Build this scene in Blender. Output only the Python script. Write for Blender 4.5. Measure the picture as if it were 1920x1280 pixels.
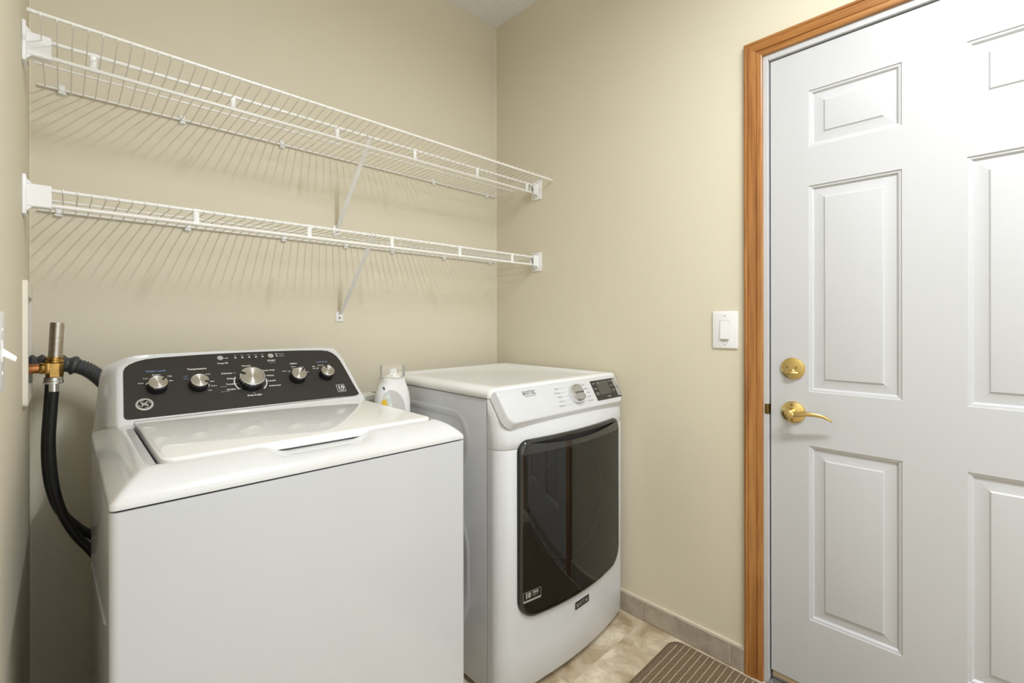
import bpy, bmesh, math, random
from mathutils import Vector, Matrix
from math import sin, cos, pi, radians, sqrt

# ------------------------------------------------------------------ scene, camera, light
for o in list(bpy.data.objects):
    bpy.data.objects.remove(o)
SC = bpy.context.scene
COL = SC.collection
random.seed(7)

W_X = -1.751          # left wall
CEIL = 2.784
LAMP = (-.93, -2.22)

YAW, ROLL = radians(43.996), radians(-0.082)
_r0 = Vector((cos(YAW), -sin(YAW), 0)); _u0 = Vector((0, 0, 1)); _f = Vector((sin(YAW), cos(YAW), 0))
_r = cos(ROLL) * _r0 + sin(ROLL) * _u0
_u = -sin(ROLL) * _r0 + cos(ROLL) * _u0
cam_d = bpy.data.cameras.new('camera')
cam = bpy.data.objects.new('camera', cam_d); COL.objects.link(cam)
m = Matrix.Identity(4)
for i in range(3):
    m[i][0] = _r[i]; m[i][1] = _u[i]; m[i][2] = -_f[i]
m.translation = Vector((-1.6832, -1.865, 1.2022))
cam.matrix_world = m
cam_d.sensor_width = 36
cam_d.lens = 16.329
cam_d.shift_y = -(640 - 602.1) / 1920
cam_d.clip_start = 0.02
SC.camera = cam

SC.view_settings.view_transform = 'Standard'
SC.view_settings.look = 'None'
SC.view_settings.gamma = 1
SC.view_settings.use_curve_mapping = False
SC.view_settings.exposure = 0.0

world = bpy.data.worlds.new('world'); SC.world = world
world.use_nodes = True
world.node_tree.nodes['Background'].inputs[0].default_value = (0.85, 0.93, 1.0, 1)
world.node_tree.nodes['Background'].inputs[1].default_value = 0.9

def area_light(name, loc, rot, sx, sy, power, color):
    l = bpy.data.lights.new(name, 'AREA'); l.shape = 'RECTANGLE'; l.size = sx; l.size_y = sy
    l.energy = power; l.color = color
    o = bpy.data.objects.new(name, l); COL.objects.link(o)
    o.location = loc; o.rotation_euler = rot
    return o
# added cool fill light behind the camera, set in the rear wall's opening
area_light('rear_fill', (-1.0, -3.42, 1.25), (radians(90), 0, 0), 1.35, 2.1, 9, (0.86, 0.93, 1.0))
# the ceiling lamp's bulb
# (a long fixture shines down; an upward fill is added to brighten the ceiling)
area_light('lamp_tube_down', (LAMP[0], LAMP[1], 2.557), (0, 0, 0), 0.042, 1.10, 39, (0.91, 0.96, 1.03))
area_light('lamp_fill_up', (LAMP[0], LAMP[1], 2.605), (radians(180), 0, 0), 0.10, 1.10, 13, (0.91, 0.96, 1.03))

# ------------------------------------------------------------------ helpers
def new_obj(name, bm, mat, parent=None, smooth=35, kind=None, label=None, cat=None, group=None, center=True, recalc=True):
    if recalc:
        bmesh.ops.recalc_face_normals(bm, faces=bm.faces[:])
    me = bpy.data.meshes.new(name)
    if center and len(bm.verts):
        xs = [v.co for v in bm.verts]
        c = Vector([(min(p[i] for p in xs) + max(p[i] for p in xs)) / 2 for i in range(3)])
        for v in bm.verts: v.co -= c
    else:
        c = Vector((0, 0, 0))
    bm.to_mesh(me); bm.free()
    if smooth:
        me.shade_smooth()
        me.set_sharp_from_angle(angle=radians(smooth))
    for mm in (mat if isinstance(mat, (list, tuple)) else [mat]):
        me.materials.append(mm)
    o = bpy.data.objects.new(name, me); COL.objects.link(o)
    place(o, c, parent)
    tag(o, kind, label, cat, group)
    return o

def wpos(o):
    p = Vector(o.location)
    while o.parent:
        o = o.parent; p += Vector(o.location)
    return p

def place(o, world_loc, parent):
    if parent:
        o.parent = parent
        o.location = Vector(world_loc) - wpos(parent)
    else:
        o.location = world_loc

def tag(o, kind=None, label=None, cat=None, group=None):
    if kind: o['kind'] = kind
    if label: o['label'] = label
    if cat: o['category'] = cat
    if group: o['group'] = group

def thing(name, loc, label=None, cat=None, kind=None, group=None):
    o = bpy.data.objects.new(name, None); COL.objects.link(o)
    o.location = loc; o.empty_display_size = 0.05
    tag(o, kind, label, cat, group)
    return o

def copy_part(src, world_loc, parent):
    o = src.copy(); COL.objects.link(o)
    place(o, world_loc, parent)
    return o

def BM(): return bmesh.new()

def box(bm, x0, x1, y0, y1, z0, z1, bev=0.0, seg=2):
    r = bmesh.ops.create_cube(bm, size=1)
    vs = r['verts']
    for v in vs:
        v.co = Vector(((x0 + x1) / 2 + v.co.x * (x1 - x0), (y0 + y1) / 2 + v.co.y * (y1 - y0), (z0 + z1) / 2 + v.co.z * (z1 - z0)))
    if bev:
        es = list({e for v in vs for e in v.link_edges})
        bmesh.ops.bevel(bm, geom=es, offset=bev, segments=seg, affect='EDGES', profile=0.5)

def ring_loft(bm, rings, cap0=True, cap1=True, closed=True):
    vr = [[bm.verts.new(p) for p in ring] for ring in rings]
    n = len(rings[0])
    for a, b in zip(vr, vr[1:]):
        for i in range(n if closed else n - 1):
            j = (i + 1) % n
            try: bm.faces.new((a[i], a[j], b[j], b[i]))
            except ValueError: pass
    if cap0: bm.faces.new(vr[0][::-1])
    if cap1: bm.faces.new(vr[-1])
    return vr

def frames(path):
    P = [Vector(p) for p in path]; out = []
    t0 = (P[1] - P[0]).normalized()
    a = Vector((0, 0, 1)) if abs(t0.z) < 0.9 else Vector((1, 0, 0))
    n = (a - t0 * a.dot(t0)).normalized()
    for i, p in enumerate(P):
        t = (P[min(i + 1, len(P) - 1)] - P[max(i - 1, 0)]).normalized()
        n = (n - t * n.dot(t)).normalized()
        out.append((p, n, t.cross(n)))
    return out

def tube(bm, path, r, n=10, cap=True):
    fr = frames(path)
    rings = []
    for i, (p, a, b) in enumerate(fr):
        rr = r[i] if isinstance(r, (list, tuple)) else r
        rings.append([p + (a * cos(2 * pi * k / n) + b * sin(2 * pi * k / n)) * rr for k in range(n)])
    ring_loft(bm, rings, cap, cap)

def lathe(bm, prof, o, ax, n=24, cap=True):
    """prof: list of (radius, height along ax)"""
    o = Vector(o); ax = Vector(ax).normalized()
    a = Vector((0, 0, 1)) if abs(ax.z) < 0.9 else Vector((1, 0, 0))
    e1 = (a - ax * a.dot(ax)).normalized(); e2 = ax.cross(e1)
    rings = [[o + ax * h + (e1 * cos(2 * pi * k / n) + e2 * sin(2 * pi * k / n)) * max(r, 1e-5) for k in range(n)] for r, h in prof]
    ring_loft(bm, rings, cap, cap)

def spline(pts, n):
    """Catmull-Rom through pts"""
    P = [Vector(p) for p in pts]
    P = [P[0] * 2 - P[1]] + P + [P[-1] * 2 - P[-2]]
    out = []
    segs = len(P) - 3
    for i in range(n + 1):
        s = i / n * segs; k = min(int(s), segs - 1); t = s - k
        a, b, c, d = P[k:k + 4]
        out.append(0.5 * ((2 * b) + (c - a) * t + (2 * a - 5 * b + 4 * c - d) * t * t + (3 * b - 3 * c + d - a) * t ** 3))
    return out

def rrect(x0, x1, y0, y1, r, nc=6, ns=1):
    """counter-clockwise rounded rectangle; r may be 4 radii (x0y0, x1y0, x1y1, x0y1)"""
    R = r if isinstance(r, (list, tuple)) else [r] * 4
    cs = [(x0 + R[0], y0 + R[0], pi, R[0]), (x1 - R[1], y0 + R[1], 1.5 * pi, R[1]), (x1 - R[2], y1 - R[2], 0, R[2]), (x0 + R[3], y1 - R[3], .5 * pi, R[3])]
    arcs = [[(cx + rr * cos(a0 + .5 * pi * i / nc), cy + rr * sin(a0 + .5 * pi * i / nc)) for i in range(nc + 1)] for cx, cy, a0, rr in cs]
    pts = []
    for k in range(4):
        pts += arcs[k]
        a = arcs[k][-1]; b = arcs[(k + 1) % 4][0]
        for i in range(1, ns):
            t = i / ns; pts.append((a[0] + (b[0] - a[0]) * t, a[1] + (b[1] - a[1]) * t))
    return pts

def prism(bm, pts, f, d0, d1, bev=0.0):
    """pts 2-D polygon, f(u, v, d) -> 3-D; d1 is the front; bev rounds the front edge"""
    rings = [[f(u, v, d0) for u, v in pts]]
    if bev:
        cx = sum(p[0] for p in pts) / len(pts); cy = sum(p[1] for p in pts) / len(pts)
        hx = max(abs(p[0] - cx) for p in pts); hy = max(abs(p[1] - cy) for p in pts)
        for ins, dd in ((0, bev), (bev * .3, bev * .3), (bev, 0)):
            sx = (hx - ins) / hx; sy = (hy - ins) / hy
            rings.append([f(cx + (u - cx) * sx, cy + (v - cy) * sy, d1 - (dd if d1 > d0 else -dd)) for u, v in pts])
    else:
        rings.append([f(u, v, d1) for u, v in pts])
    ring_loft(bm, rings)

def text(bm, s, f, u, v, size, align='CENTER', depth=0.0, off=0.0, sx=1.0):
    """flat lettering: f(u, v) -> 3-D"""
    cu = bpy.data.curves.new('t', 'FONT'); cu.body = s; cu.size = size; cu.align_x = align; cu.align_y = 'CENTER'
    cu.resolution_u = 2; cu.fill_mode = 'FRONT'; cu.offset = off
    ob = bpy.data.objects.new('t', cu)
    me = bpy.data.meshes.new_from_object(ob)
    vs = [bm.verts.new(f(u + p.co.x * sx, v + p.co.y)) for p in me.vertices]
    for pl in me.polygons:
        try: bm.faces.new([vs[i] for i in pl.vertices])
        except ValueError: pass
    bpy.data.objects.remove(ob); bpy.data.curves.remove(cu); bpy.data.meshes.remove(me)

def poly(bm, pts, f):
    try: bm.faces.new([bm.verts.new(f(u, v)) for u, v in pts])
    except ValueError: pass

def stroke(bm, path, w, f):
    """flat ribbon along a 2-D path"""
    P = [Vector(p) for p in path]; L = []; R = []
    for i, p in enumerate(P):
        t = (P[min(i + 1, len(P) - 1)] - P[max(i - 1, 0)]).normalized(); nn = Vector((-t.y, t.x)) * w / 2
        L.append(bm.verts.new(f(*(p + nn)))); R.append(bm.verts.new(f(*(p - nn))))
    for i in range(len(P) - 1):
        bm.faces.new((L[i], R[i], R[i + 1], L[i + 1]))

def arc(cx, cy, r, a0, a1, n=16, ry=None):
    return [(cx + r * cos(radians(a0 + (a1 - a0) * i / n)), cy + (ry or r) * sin(radians(a0 + (a1 - a0) * i / n))) for i in range(n + 1)]

SERIF = {  # letter -> (advance, thick strokes, thin strokes, serif bars)
 'M': (1.05, [((.20, 1), (.52, 0)), ((.86, 1), (.86, 0))], [((.16, 1), (.16, 0)), ((.52, 0), (.86, 1))], [(.02, .30, 0), (.02, .24, 1), (.72, 1.0, 0), (.82, 1.0, 1)]),
 'A': (.88, [((.42, 1), (.76, 0))], [((.42, 1), (.12, 0)), ((.22, .34), (.62, .34))], [(0, .25, 0), (.60, .9, 0)]),
 'Y': (.80, [((.14, 1), (.42, .45)), ((.42, .48), (.42, 0))], [((.42, .45), (.70, 1))], [(.26, .58, 0), (0, .3, 1), (.58, .84, 1)]),
 'T': (.80, [((.40, 1), (.40, 0))], [((.03, .97), (.77, .97)), ((.05, .97), (.05, .74)), ((.75, .97), (.75, .74))], [(.24, .56, 0)]),
 'G': (.92, [], [((.80, .40), (.80, .08))], [(.58, .92, .40)]),
}
def serif_word(bm, word, f, u, v, h, sx=1.0):
    x = u
    for ch in word:
        adv, thick, thin, bars = SERIF[ch]
        g = lambda a, b, x=x: f(x + a * h * sx, v + b * h)
        for p in thick: stroke(bm, p, .19, g)
        for p in thin: stroke(bm, p, .065, g)
        for a, b, z in bars:
            zz = z - .03 if z == 1 else z + .03
            stroke(bm, ((a, zz), (b, zz)), .06, g)
        if ch == 'G':
            stroke(bm, arc(.46, .5, .37, 100, 260, 14, .47), .17, g)
            stroke(bm, arc(.46, .5, .37, 40, 100, 6, .47), .08, g)
            stroke(bm, arc(.46, .5, .37, 260, 320, 6, .47), .09, g)
            stroke(bm, ((.80, .95), (.80, .70)), .07, g)
        x += adv * h * sx * 1.02
    return x

# ------------------------------------------------------------------ materials
def mat(name, color, rough=.5, metal=0.0, coat=0.0, spec=.5, bump=0.0, bscale=200.0, var=0.0, vscale=3.0, stretch=None, bdist=.001):
    mt = bpy.data.materials.new(name); mt.use_nodes = True
    nt = mt.node_tree; b = nt.nodes['Principled BSDF']
    b.inputs['Base Color'].default_value = (*color, 1)
    b.inputs['Roughness'].default_value = rough
    b.inputs['Metallic'].default_value = metal
    b.inputs['Coat Weight'].default_value = coat
    b.inputs['Coat Roughness'].default_value = .04
    b.inputs['Specular IOR Level'].default_value = spec
    tc = nt.nodes.new('ShaderNodeTexCoord')
    src = tc.outputs['Object']
    if stretch:
        mp = nt.nodes.new('ShaderNodeMapping'); mp.inputs['Scale'].default_value = stretch
        nt.links.new(src, mp.inputs[0]); src = mp.outputs[0]
    if var:
        n = nt.nodes.new('ShaderNodeTexNoise'); n.inputs['Scale'].default_value = vscale; n.inputs['Detail'].default_value = 5
        nt.links.new(src, n.inputs['Vector'])
        rp = nt.nodes.new('ShaderNodeValToRGB')
        rp.color_ramp.elements[0].position = .3; rp.color_ramp.elements[1].position = .7
        rp.color_ramp.elements[0].color = (*[c * (1 - var) for c in color], 1)
        rp.color_ramp.elements[1].color = (*[min(1, c * (1 + var)) for c in color], 1)
        nt.links.new(n.outputs['Fac'], rp.inputs[0]); nt.links.new(rp.outputs[0], b.inputs['Base Color'])
    if bump:
        n = nt.nodes.new('ShaderNodeTexNoise'); n.inputs['Scale'].default_value = bscale; n.inputs['Detail'].default_value = 3
        nt.links.new(src, n.inputs['Vector'])
        bp = nt.nodes.new('ShaderNodeBump'); bp.inputs['Strength'].default_value = bump; bp.inputs['Distance'].default_value = bdist
        nt.links.new(n.outputs['Fac'], bp.inputs['Height']); nt.links.new(bp.outputs[0], b.inputs['Normal'])
    return mt

M = {}
M['wall'] = mat('wall_paint', (.705, .645, .505), .55, spec=.3, bump=.24, bscale=150, bdist=.0012)
M['ceiling'] = mat('ceiling_texture', (.85, .845, .825), .9, spec=.1, bump=.9, bscale=120, bdist=.006, var=.05, vscale=90)
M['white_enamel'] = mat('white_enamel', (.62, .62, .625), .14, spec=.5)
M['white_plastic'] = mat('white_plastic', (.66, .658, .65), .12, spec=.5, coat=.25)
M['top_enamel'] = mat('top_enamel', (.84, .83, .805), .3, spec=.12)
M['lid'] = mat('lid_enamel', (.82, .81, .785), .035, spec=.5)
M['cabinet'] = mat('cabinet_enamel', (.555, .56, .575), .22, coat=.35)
M['door_paint'] = mat('door_paint', (.55, .55, .558), .35, spec=.4, bump=.08, bscale=60, bdist=.0006)
M['wire'] = mat('white_epoxy_wire', (.86, .84, .80), .35)
M['plastic'] = mat('white_matte_plastic', (.86, .85, .83), .35)
M['switch'] = mat('switch_plastic', (.84, .84, .84), .3)
M['almond'] = mat('almond_plastic', (.80, .75, .64), .45)
M['black_gap'] = mat('gap_black', (.02, .02, .022), .6)
M['fascia'] = mat('fascia_dark', (.034, .029, .025), .36, spec=.35, bump=.06, bscale=300, bdist=.0003)
M['knob_side'] = mat('knob_black', (.012, .013, .015), .25)
M['chrome'] = mat('chrome', (.78, .78, .78), .12, 1)
M['nickel'] = mat('nickel_tube', (.50, .45, .40), .28, 1, var=.15, vscale=25, stretch=(1, 1, 8))
M['zinc'] = mat('zinc_nut', (.72, .71, .69), .28, 1)
M['steel'] = mat('screw_steel', (.45, .44, .42), .35, 1)
M['brass'] = mat('brass_plumbing', (.55, .33, .10), .22, 1, var=.25, vscale=60)
M['copper'] = mat('copper_pipe', (.62, .27, .11), .25, 1, var=.2, vscale=50)
M['gold'] = mat('polished_brass', (.74, .57, .24), .27, 1)
M['gold_dark'] = mat('brass_recess', (.22, .15, .05), .4, 1)
M['rubber'] = mat('black_rubber', (.010, .010, .010), .45, bump=.3, bscale=120)
M['drain'] = mat('grey_corrugated', (.055, .056, .058), .42)
M['text_white'] = mat('print_white', (.72, .70, .67), .5)
M['text_blue'] = mat('print_blue', (.16, .26, .44), .5)
M['text_dark'] = mat('print_charcoal', (.05, .05, .05), .5)
M['text_grey'] = mat('print_grey', (.25, .25, .25), .5)
M['silver'] = mat('silver_print', (.62, .60, .57), .35, .6)
M['button'] = mat('clear_grey_button', (.42, .41, .40), .2, coat=.4)
M['knob_face'] = mat('dial_grey', (.30, .285, .25), .45)
M['display'] = mat('display_panel', (.032, .028, .025), .25)
M['lcd'] = mat('lcd_glass', (.085, .082, .066), .2)
M['door_black'] = mat('dryer_door_black', (.012, .012, .011), .12, coat=.5)
M['door_band'] = mat('dryer_door_band', (.030, .029, .026), .13, coat=.5)
M['inner_dark'] = mat('dryer_inner_dark', (.045, .045, .042), .5)
M['inner_ring'] = mat('dryer_inner_ring', (.16, .16, .15), .35)
M['weather'] = mat('weatherstrip', (.07, .07, .065), .7)
M['threshold'] = mat('threshold_metal', (.50, .49, .47), .35, .8)
M['sweep'] = mat('door_sweep', (.42, .32, .19), .6)
M['bottle'] = mat('bottle_white', (.84, .83, .81), .3, spec=.4)
M['grip'] = mat('bottle_grip_grey', (.55, .53, .50), .35)
M['yellow'] = mat('label_yellow', (.80, .52, .03), .5)
M['pastel'] = mat('label_pastel', (.62, .66, .62), .5, var=.25, vscale=60)
M['navy'] = mat('emblem_navy', (.06, .07, .16), .4)
M['carton'] = mat('carton_paper', (.72, .70, .66), .6)
M['carton_side'] = mat('carton_grey', (.22, .21, .19), .5, var=.5, vscale=120)
M['grout'] = mat('grout', (.52, .45, .34), .9, bump=.4, bscale=300)
M['caulk'] = mat('caulk_trim', (.70, .62, .49), .7)
M['bead'] = mat('corner_bead_paint', (.82, .76, .61), .5)
M['cart'] = mat('cart_white', (.78, .77, .75), .4)

def glass_mat(name, tint, rough=.02, ior=1.45):
    mt = bpy.data.materials.new(name); mt.use_nodes = True; nt = mt.node_tree; nt.nodes.clear()
    out = nt.nodes.new('ShaderNodeOutputMaterial'); mix = nt.nodes.new('ShaderNodeMixShader')
    fr = nt.nodes.new('ShaderNodeFresnel'); fr.inputs[0].default_value = ior
    tr = nt.nodes.new('ShaderNodeBsdfTransparent'); tr.inputs[0].default_value = (*tint, 1)
    gl = nt.nodes.new('ShaderNodeBsdfGlossy'); gl.inputs['Roughness'].default_value = rough
    nt.links.new(fr.outputs[0], mix.inputs[0]); nt.links.new(tr.outputs[0], mix.inputs[1]); nt.links.new(gl.outputs[0], mix.inputs[2])
    nt.links.new(mix.outputs[0], out.inputs[0])
    return mt
M['dark_glass'] = glass_mat('tinted_door_glass', (.55, .55, .53), .015, 1.75)
M['clear'] = glass_mat('clear_cap_plastic', (.97, .96, .94), .12, 1.25)
_nt = M['clear'].node_tree
_o = next(n for n in _nt.nodes if n.type == 'OUTPUT_MATERIAL'); _m = _o.inputs[0].links[0].from_node
_d = _nt.nodes.new('ShaderNodeBsdfDiffuse'); _d.inputs[0].default_value = (.88, .88, .87, 1)
_t = _nt.nodes.new('ShaderNodeBsdfTranslucent'); _t.inputs[0].default_value = (.88, .88, .87, 1)
_a = _nt.nodes.new('ShaderNodeAddShader'); _nt.links.new(_d.outputs[0], _a.inputs[0]); _nt.links.new(_t.outputs[0], _a.inputs[1])
_x = _nt.nodes.new('ShaderNodeMixShader'); _x.inputs[0].default_value = .10
_nt.links.new(_m.outputs[0], _x.inputs[1]); _nt.links.new(_a.outputs[0], _x.inputs[2]); _nt.links.new(_x.outputs[0], _o.inputs[0])

def wood_mat(name, axis):
    """orange oak; axis = grain direction"""
    mt = bpy.data.materials.new(name); mt.use_nodes = True; nt = mt.node_tree; b = nt.nodes['Principled BSDF']
    tc = nt.nodes.new('ShaderNodeTexCoord'); mp = nt.nodes.new('ShaderNodeMapping')
    sc = [38, 38, 38]; sc[axis] = 2.2; mp.inputs['Scale'].default_value = sc
    nt.links.new(tc.outputs['Object'], mp.inputs[0])
    n1 = nt.nodes.new('ShaderNodeTexNoise'); n1.inputs['Scale'].default_value = 1.0; n1.inputs['Detail'].default_value = 6; n1.inputs['Distortion'].default_value = .6
    nt.links.new(mp.outputs[0], n1.inputs['Vector'])
    mp2 = nt.nodes.new('ShaderNodeMapping'); s2 = [260, 260, 260]; s2[axis] = 6; mp2.inputs['Scale'].default_value = s2
    nt.links.new(tc.outputs['Object'], mp2.inputs[0])
    n2 = nt.nodes.new('ShaderNodeTexNoise'); n2.inputs['Scale'].default_value = 1.0; n2.inputs['Detail'].default_value = 3
    nt.links.new(mp2.outputs[0], n2.inputs['Vector'])
    r1 = nt.nodes.new('ShaderNodeValToRGB'); e = r1.color_ramp.elements
    e[0].position = .30; e[0].color = (.26, .097, .022, 1); e[1].position = .72; e[1].color = (.47, .215, .060, 1)
    e2 = r1.color_ramp.elements.new(.50); e2.color = (.38, .160, .040, 1)
    nt.links.new(n1.outputs['Fac'], r1.inputs[0])
    mx = nt.nodes.new('ShaderNodeMix'); mx.data_type = 'RGBA'; mx.blend_type = 'MULTIPLY'
    r2 = nt.nodes.new('ShaderNodeValToRGB'); r2.color_ramp.elements[0].position = .36; r2.color_ramp.elements[0].color = (.70, .60, .52, 1)
    r2.color_ramp.elements[1].position = .5; r2.color_ramp.elements[1].color = (1, 1, 1, 1)
    nt.links.new(n2.outputs['Fac'], r2.inputs[0])
    mx.inputs[0].default_value = .75
    nt.links.new(r1.outputs[0], mx.inputs[6]); nt.links.new(r2.outputs[0], mx.inputs[7])
    nt.links.new(mx.outputs[2], b.inputs['Base Color'])
    b.inputs['Roughness'].default_value = .3; b.inputs['Coat Weight'].default_value = .3; b.inputs['Coat Roughness'].default_value = .2
    return mt
M['oak_z'] = wood_mat('oak_vertical', 2)
M['oak_y'] = wood_mat('oak_horizontal', 1)

def stone_mat(name, ca, cb, cv, scale=4.0, rough=.35):
    mt = bpy.data.materials.new(name); mt.use_nodes = True; nt = mt.node_tree; b = nt.nodes['Principled BSDF']
    tc = nt.nodes.new('ShaderNodeTexCoord'); oi = nt.nodes.new('ShaderNodeObjectInfo')
    ad = nt.nodes.new('ShaderNodeVectorMath'); ad.operation = 'MULTIPLY_ADD'
    ad.inputs[1].default_value = (1, 1, 1)
    cmb = nt.nodes.new('ShaderNodeVectorMath'); cmb.operation = 'SCALE'; cmb.inputs[0].default_value = (13, 7, 5)
    nt.links.new(oi.outputs['Random'], cmb.inputs['Scale'])
    nt.links.new(tc.outputs['Object'], ad.inputs[0]); nt.links.new(cmb.outputs[0], ad.inputs[2])
    n1 = nt.nodes.new('ShaderNodeTexNoise'); n1.inputs['Scale'].default_value = scale; n1.inputs['Detail'].default_value = 8; n1.inputs['Distortion'].default_value = .8
    nt.links.new(ad.outputs[0], n1.inputs['Vector'])
    r1 = nt.nodes.new('ShaderNodeValToRGB'); e = r1.color_ramp.elements
    e[0].position = .34; e[0].color = (*ca, 1); e[1].position = .66; e[1].color = (*cb, 1)
    nt.links.new(n1.outputs['Fac'], r1.inputs[0])
    n2 = nt.nodes.new('ShaderNodeTexNoise'); n2.inputs['Scale'].default_value = scale * 1.4; n2.inputs['Detail'].default_value = 9; n2.inputs['Roughness'].default_value = .65; n2.inputs['Distortion'].default_value = 1.5
    nt.links.new(ad.outputs[0], n2.inputs['Vector'])
    r2 = nt.nodes.new('ShaderNodeValToRGB'); q = r2.color_ramp.elements
    q[0].position = .465; q[0].color = (0, 0, 0, 1); q[1].position = .535; q[1].color = (0, 0, 0, 1)
    qq = r2.color_ramp.elements.new(.5); qq.color = (1, 1, 1, 1)
    nt.links.new(n2.outputs['Fac'], r2.inputs[0])
    mx = nt.nodes.new('ShaderNodeMix'); mx.data_type = 'RGBA'
    ml = nt.nodes.new('ShaderNodeMath'); ml.operation = 'MULTIPLY'; ml.inputs[1].default_value = .28
    nt.links.new(r2.outputs[0], ml.inputs[0]); nt.links.new(ml.outputs[0], mx.inputs[0])
    nt.links.new(r1.outputs[0], mx.inputs[6]); mx.inputs[7].default_value = (*cv, 1)
    nt.links.new(mx.outputs[2], b.inputs['Base Color'])
    b.inputs['Roughness'].default_value = rough
    bp = nt.nodes.new('ShaderNodeBump'); bp.inputs['Strength'].default_value = .2; bp.inputs['Distance'].default_value = .002
    nt.links.new(n1.outputs['Fac'], bp.inputs['Height']); nt.links.new(bp.outputs[0], b.inputs['Normal'])
    return mt
M['floor_tile'] = stone_mat('travertine_floor', (.40, .295, .175), (.76, .66, .495), (.28, .20, .115), 7.5)
M['base_tile'] = stone_mat('taupe_base_tile', (.33, .27, .205), (.48, .415, .335), (.26, .205, .15), 9.0, .4)
M['mat_base'] = mat('mat_binding', (.20, .145, .10), .95, spec=.1, bump=.8, bscale=500, bdist=.003)
M['mat_rib'] = mat('mat_pile', (.235, .170, .108), 1.0, spec=.05, bump=1, bscale=520, bdist=.004, var=.6, vscale=420)
M['mat_line'] = mat('mat_line', (.58, .46, .30), 1.0, spec=.05, bump=1, bscale=500, bdist=.003, var=.25, vscale=300)

def brushed_mat():
    """spun-metal dial: anisotropic-looking sectors come from a radial bump"""
    mt = mat('spun_steel', (.70, .68, .64), .26, 1)
    nt = mt.node_tree; b = nt.nodes['Principled BSDF']
    b.inputs['Anisotropic'].default_value = .9; b.inputs['Anisotropic Rotation'].default_value = .25
    tg = nt.nodes.new('ShaderNodeTangent'); tg.direction_type = 'RADIAL'; tg.axis = 'Y'
    nt.links.new(tg.outputs[0], b.inputs['Tangent'])
    return mt
M['spun'] = brushed_mat()
M['lamp_glass'] = mat('lamp_glass', (.9, .9, .88), .3)

# ------------------------------------------------------------------ room
Y_REAR = -3.4
DY0, DY1 = -1.352, -2.154      # door slab edges
DZ0, DZ1 = .046, 2.061
bm = BM(); box(bm, W_X - .12, .12, Y_REAR - .12, .12, -.12, -.002); floor = new_obj('floor', bm, M['grout'], smooth=None, kind='structure', label='travertine tiled laundry room floor')
bm = BM(); box(bm, W_X - .12, .12, Y_REAR - .12, .12, CEIL, CEIL + .1); new_obj('ceiling', bm, M['ceiling'], smooth=None, kind='structure')
bm = BM(); box(bm, W_X - .12, .12, 0, .12, -.1, CEIL); new_obj('wall_back', bm, M['wall'], smooth=None, kind='structure')
bm = BM()
for y0, y1, z0, z1 in ((-1.336, 0, -.1, CEIL), (-2.17, -1.336, 2.078, CEIL), (Y_REAR, -2.17, -.1, CEIL)):
    box(bm, 0, .12, y0, y1, z0, z1)
new_obj('wall_right', bm, M['wall'], smooth=None, kind='structure')
# left wall with the recess for the washer outlet box
OB = (-.285, -.098, 1.045, 1.262)
bm = BM()
for y0, y1, z0, z1 in ((Y_REAR, OB[0], -.1, CEIL), (OB[1], 0, -.1, CEIL), (OB[0], OB[1], -.1, OB[2]), (OB[0], OB[1], OB[3], CEIL)):
    box(bm, W_X - .12, W_X, y0, y1, z0, z1)
new_obj('wall_left', bm, M['wall'], smooth=None, kind='structure')
bm = BM()
for x0, x1, z0, z1 in ((W_X - .12, -1.68, -.1, CEIL), (-.32, .12, -.1, CEIL), (-1.68, -.32, 2.32, CEIL)):
    box(bm, x0, x1, Y_REAR - .12, Y_REAR, z0, z1)
new_obj('wall_rear', bm, M['wall'], smooth=None, kind='structure')

bm = BM(); tube(bm, [(-.0012, -.0012, .084), (-.0012, -.0012, CEIL)], .0021, 8); new_obj('trim_2', bm, M['bead'], kind='structure', label='thin pale bead of caulk in the corner right of the shelves')
bm = BM(); tube(bm, [(W_X + .0012, -.0012, .084), (W_X + .0012, -.0012, CEIL)], .0016, 8); new_obj('trim_3', bm, M['bead'], kind='structure', label='thin pale bead of caulk in the corner left of the shelves')
# floor tiles
TX, TY = .475, .337
src = None
iy = 0
rows = [(-.551 + .337 * k) for k in range(2, -9, -1)]
for yt in rows:
    for ix in range(4):
        x1 = -ix * TX - .0016; x0 = max(-(ix + 1) * TX + .0016, W_X)
        y1 = min(yt - .0016, -.001); y0 = max(yt - TY + .0016, Y_REAR)
        if x1 <= W_X + .02 or y1 - y0 < .03: continue
        bm = BM(); box(bm, x0, x1, y0, y1, -.004, 0, .0012, 1)
        new_obj('tile', bm, M['floor_tile'], floor)
# tile baseboards
bm = BM(); box(bm, -.0075, 0, -1.2735, -.0, .0005, .083); bb = new_obj('baseboard_right', bm, M['caulk'], smooth=None, kind='structure', label='taupe tile baseboard along the right wall')
for y0, y1 in ((-.2148, -.002), (-.551, -.2176), (-.888, -.5538), (-1.2255, -.8912), (-1.2765, -1.2287)):
    bm = BM(); box(bm, -.0115, -.001, y0 + .0006, y1 - .0006, .001, .0775, .0012, 1); new_obj('tile', bm, M['base_tile'], bb)
bm = BM(); box(bm, W_X, -.012, -.0075, 0, .0005, .083); bb2 = new_obj('baseboard_back', bm, M['caulk'], smooth=None, kind='structure', label='taupe tile baseboard along the back wall')
for k in range(5):
    x0 = W_X + .012 + k * .337; x1 = min(x0 + .334, -.0125)
    bm = BM(); box(bm, x0, x1, -.0115, -.001, .001, .0775, .0012, 1); new_obj('tile', bm, M['base_tile'], bb2)
bm = BM(); box(bm, W_X, W_X + .0075, Y_REAR, -.012, .0005, .083); bb3 = new_obj('baseboard_left', bm, M['caulk'], smooth=None, kind='structure', label='taupe tile baseboard along the left wall')
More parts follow.
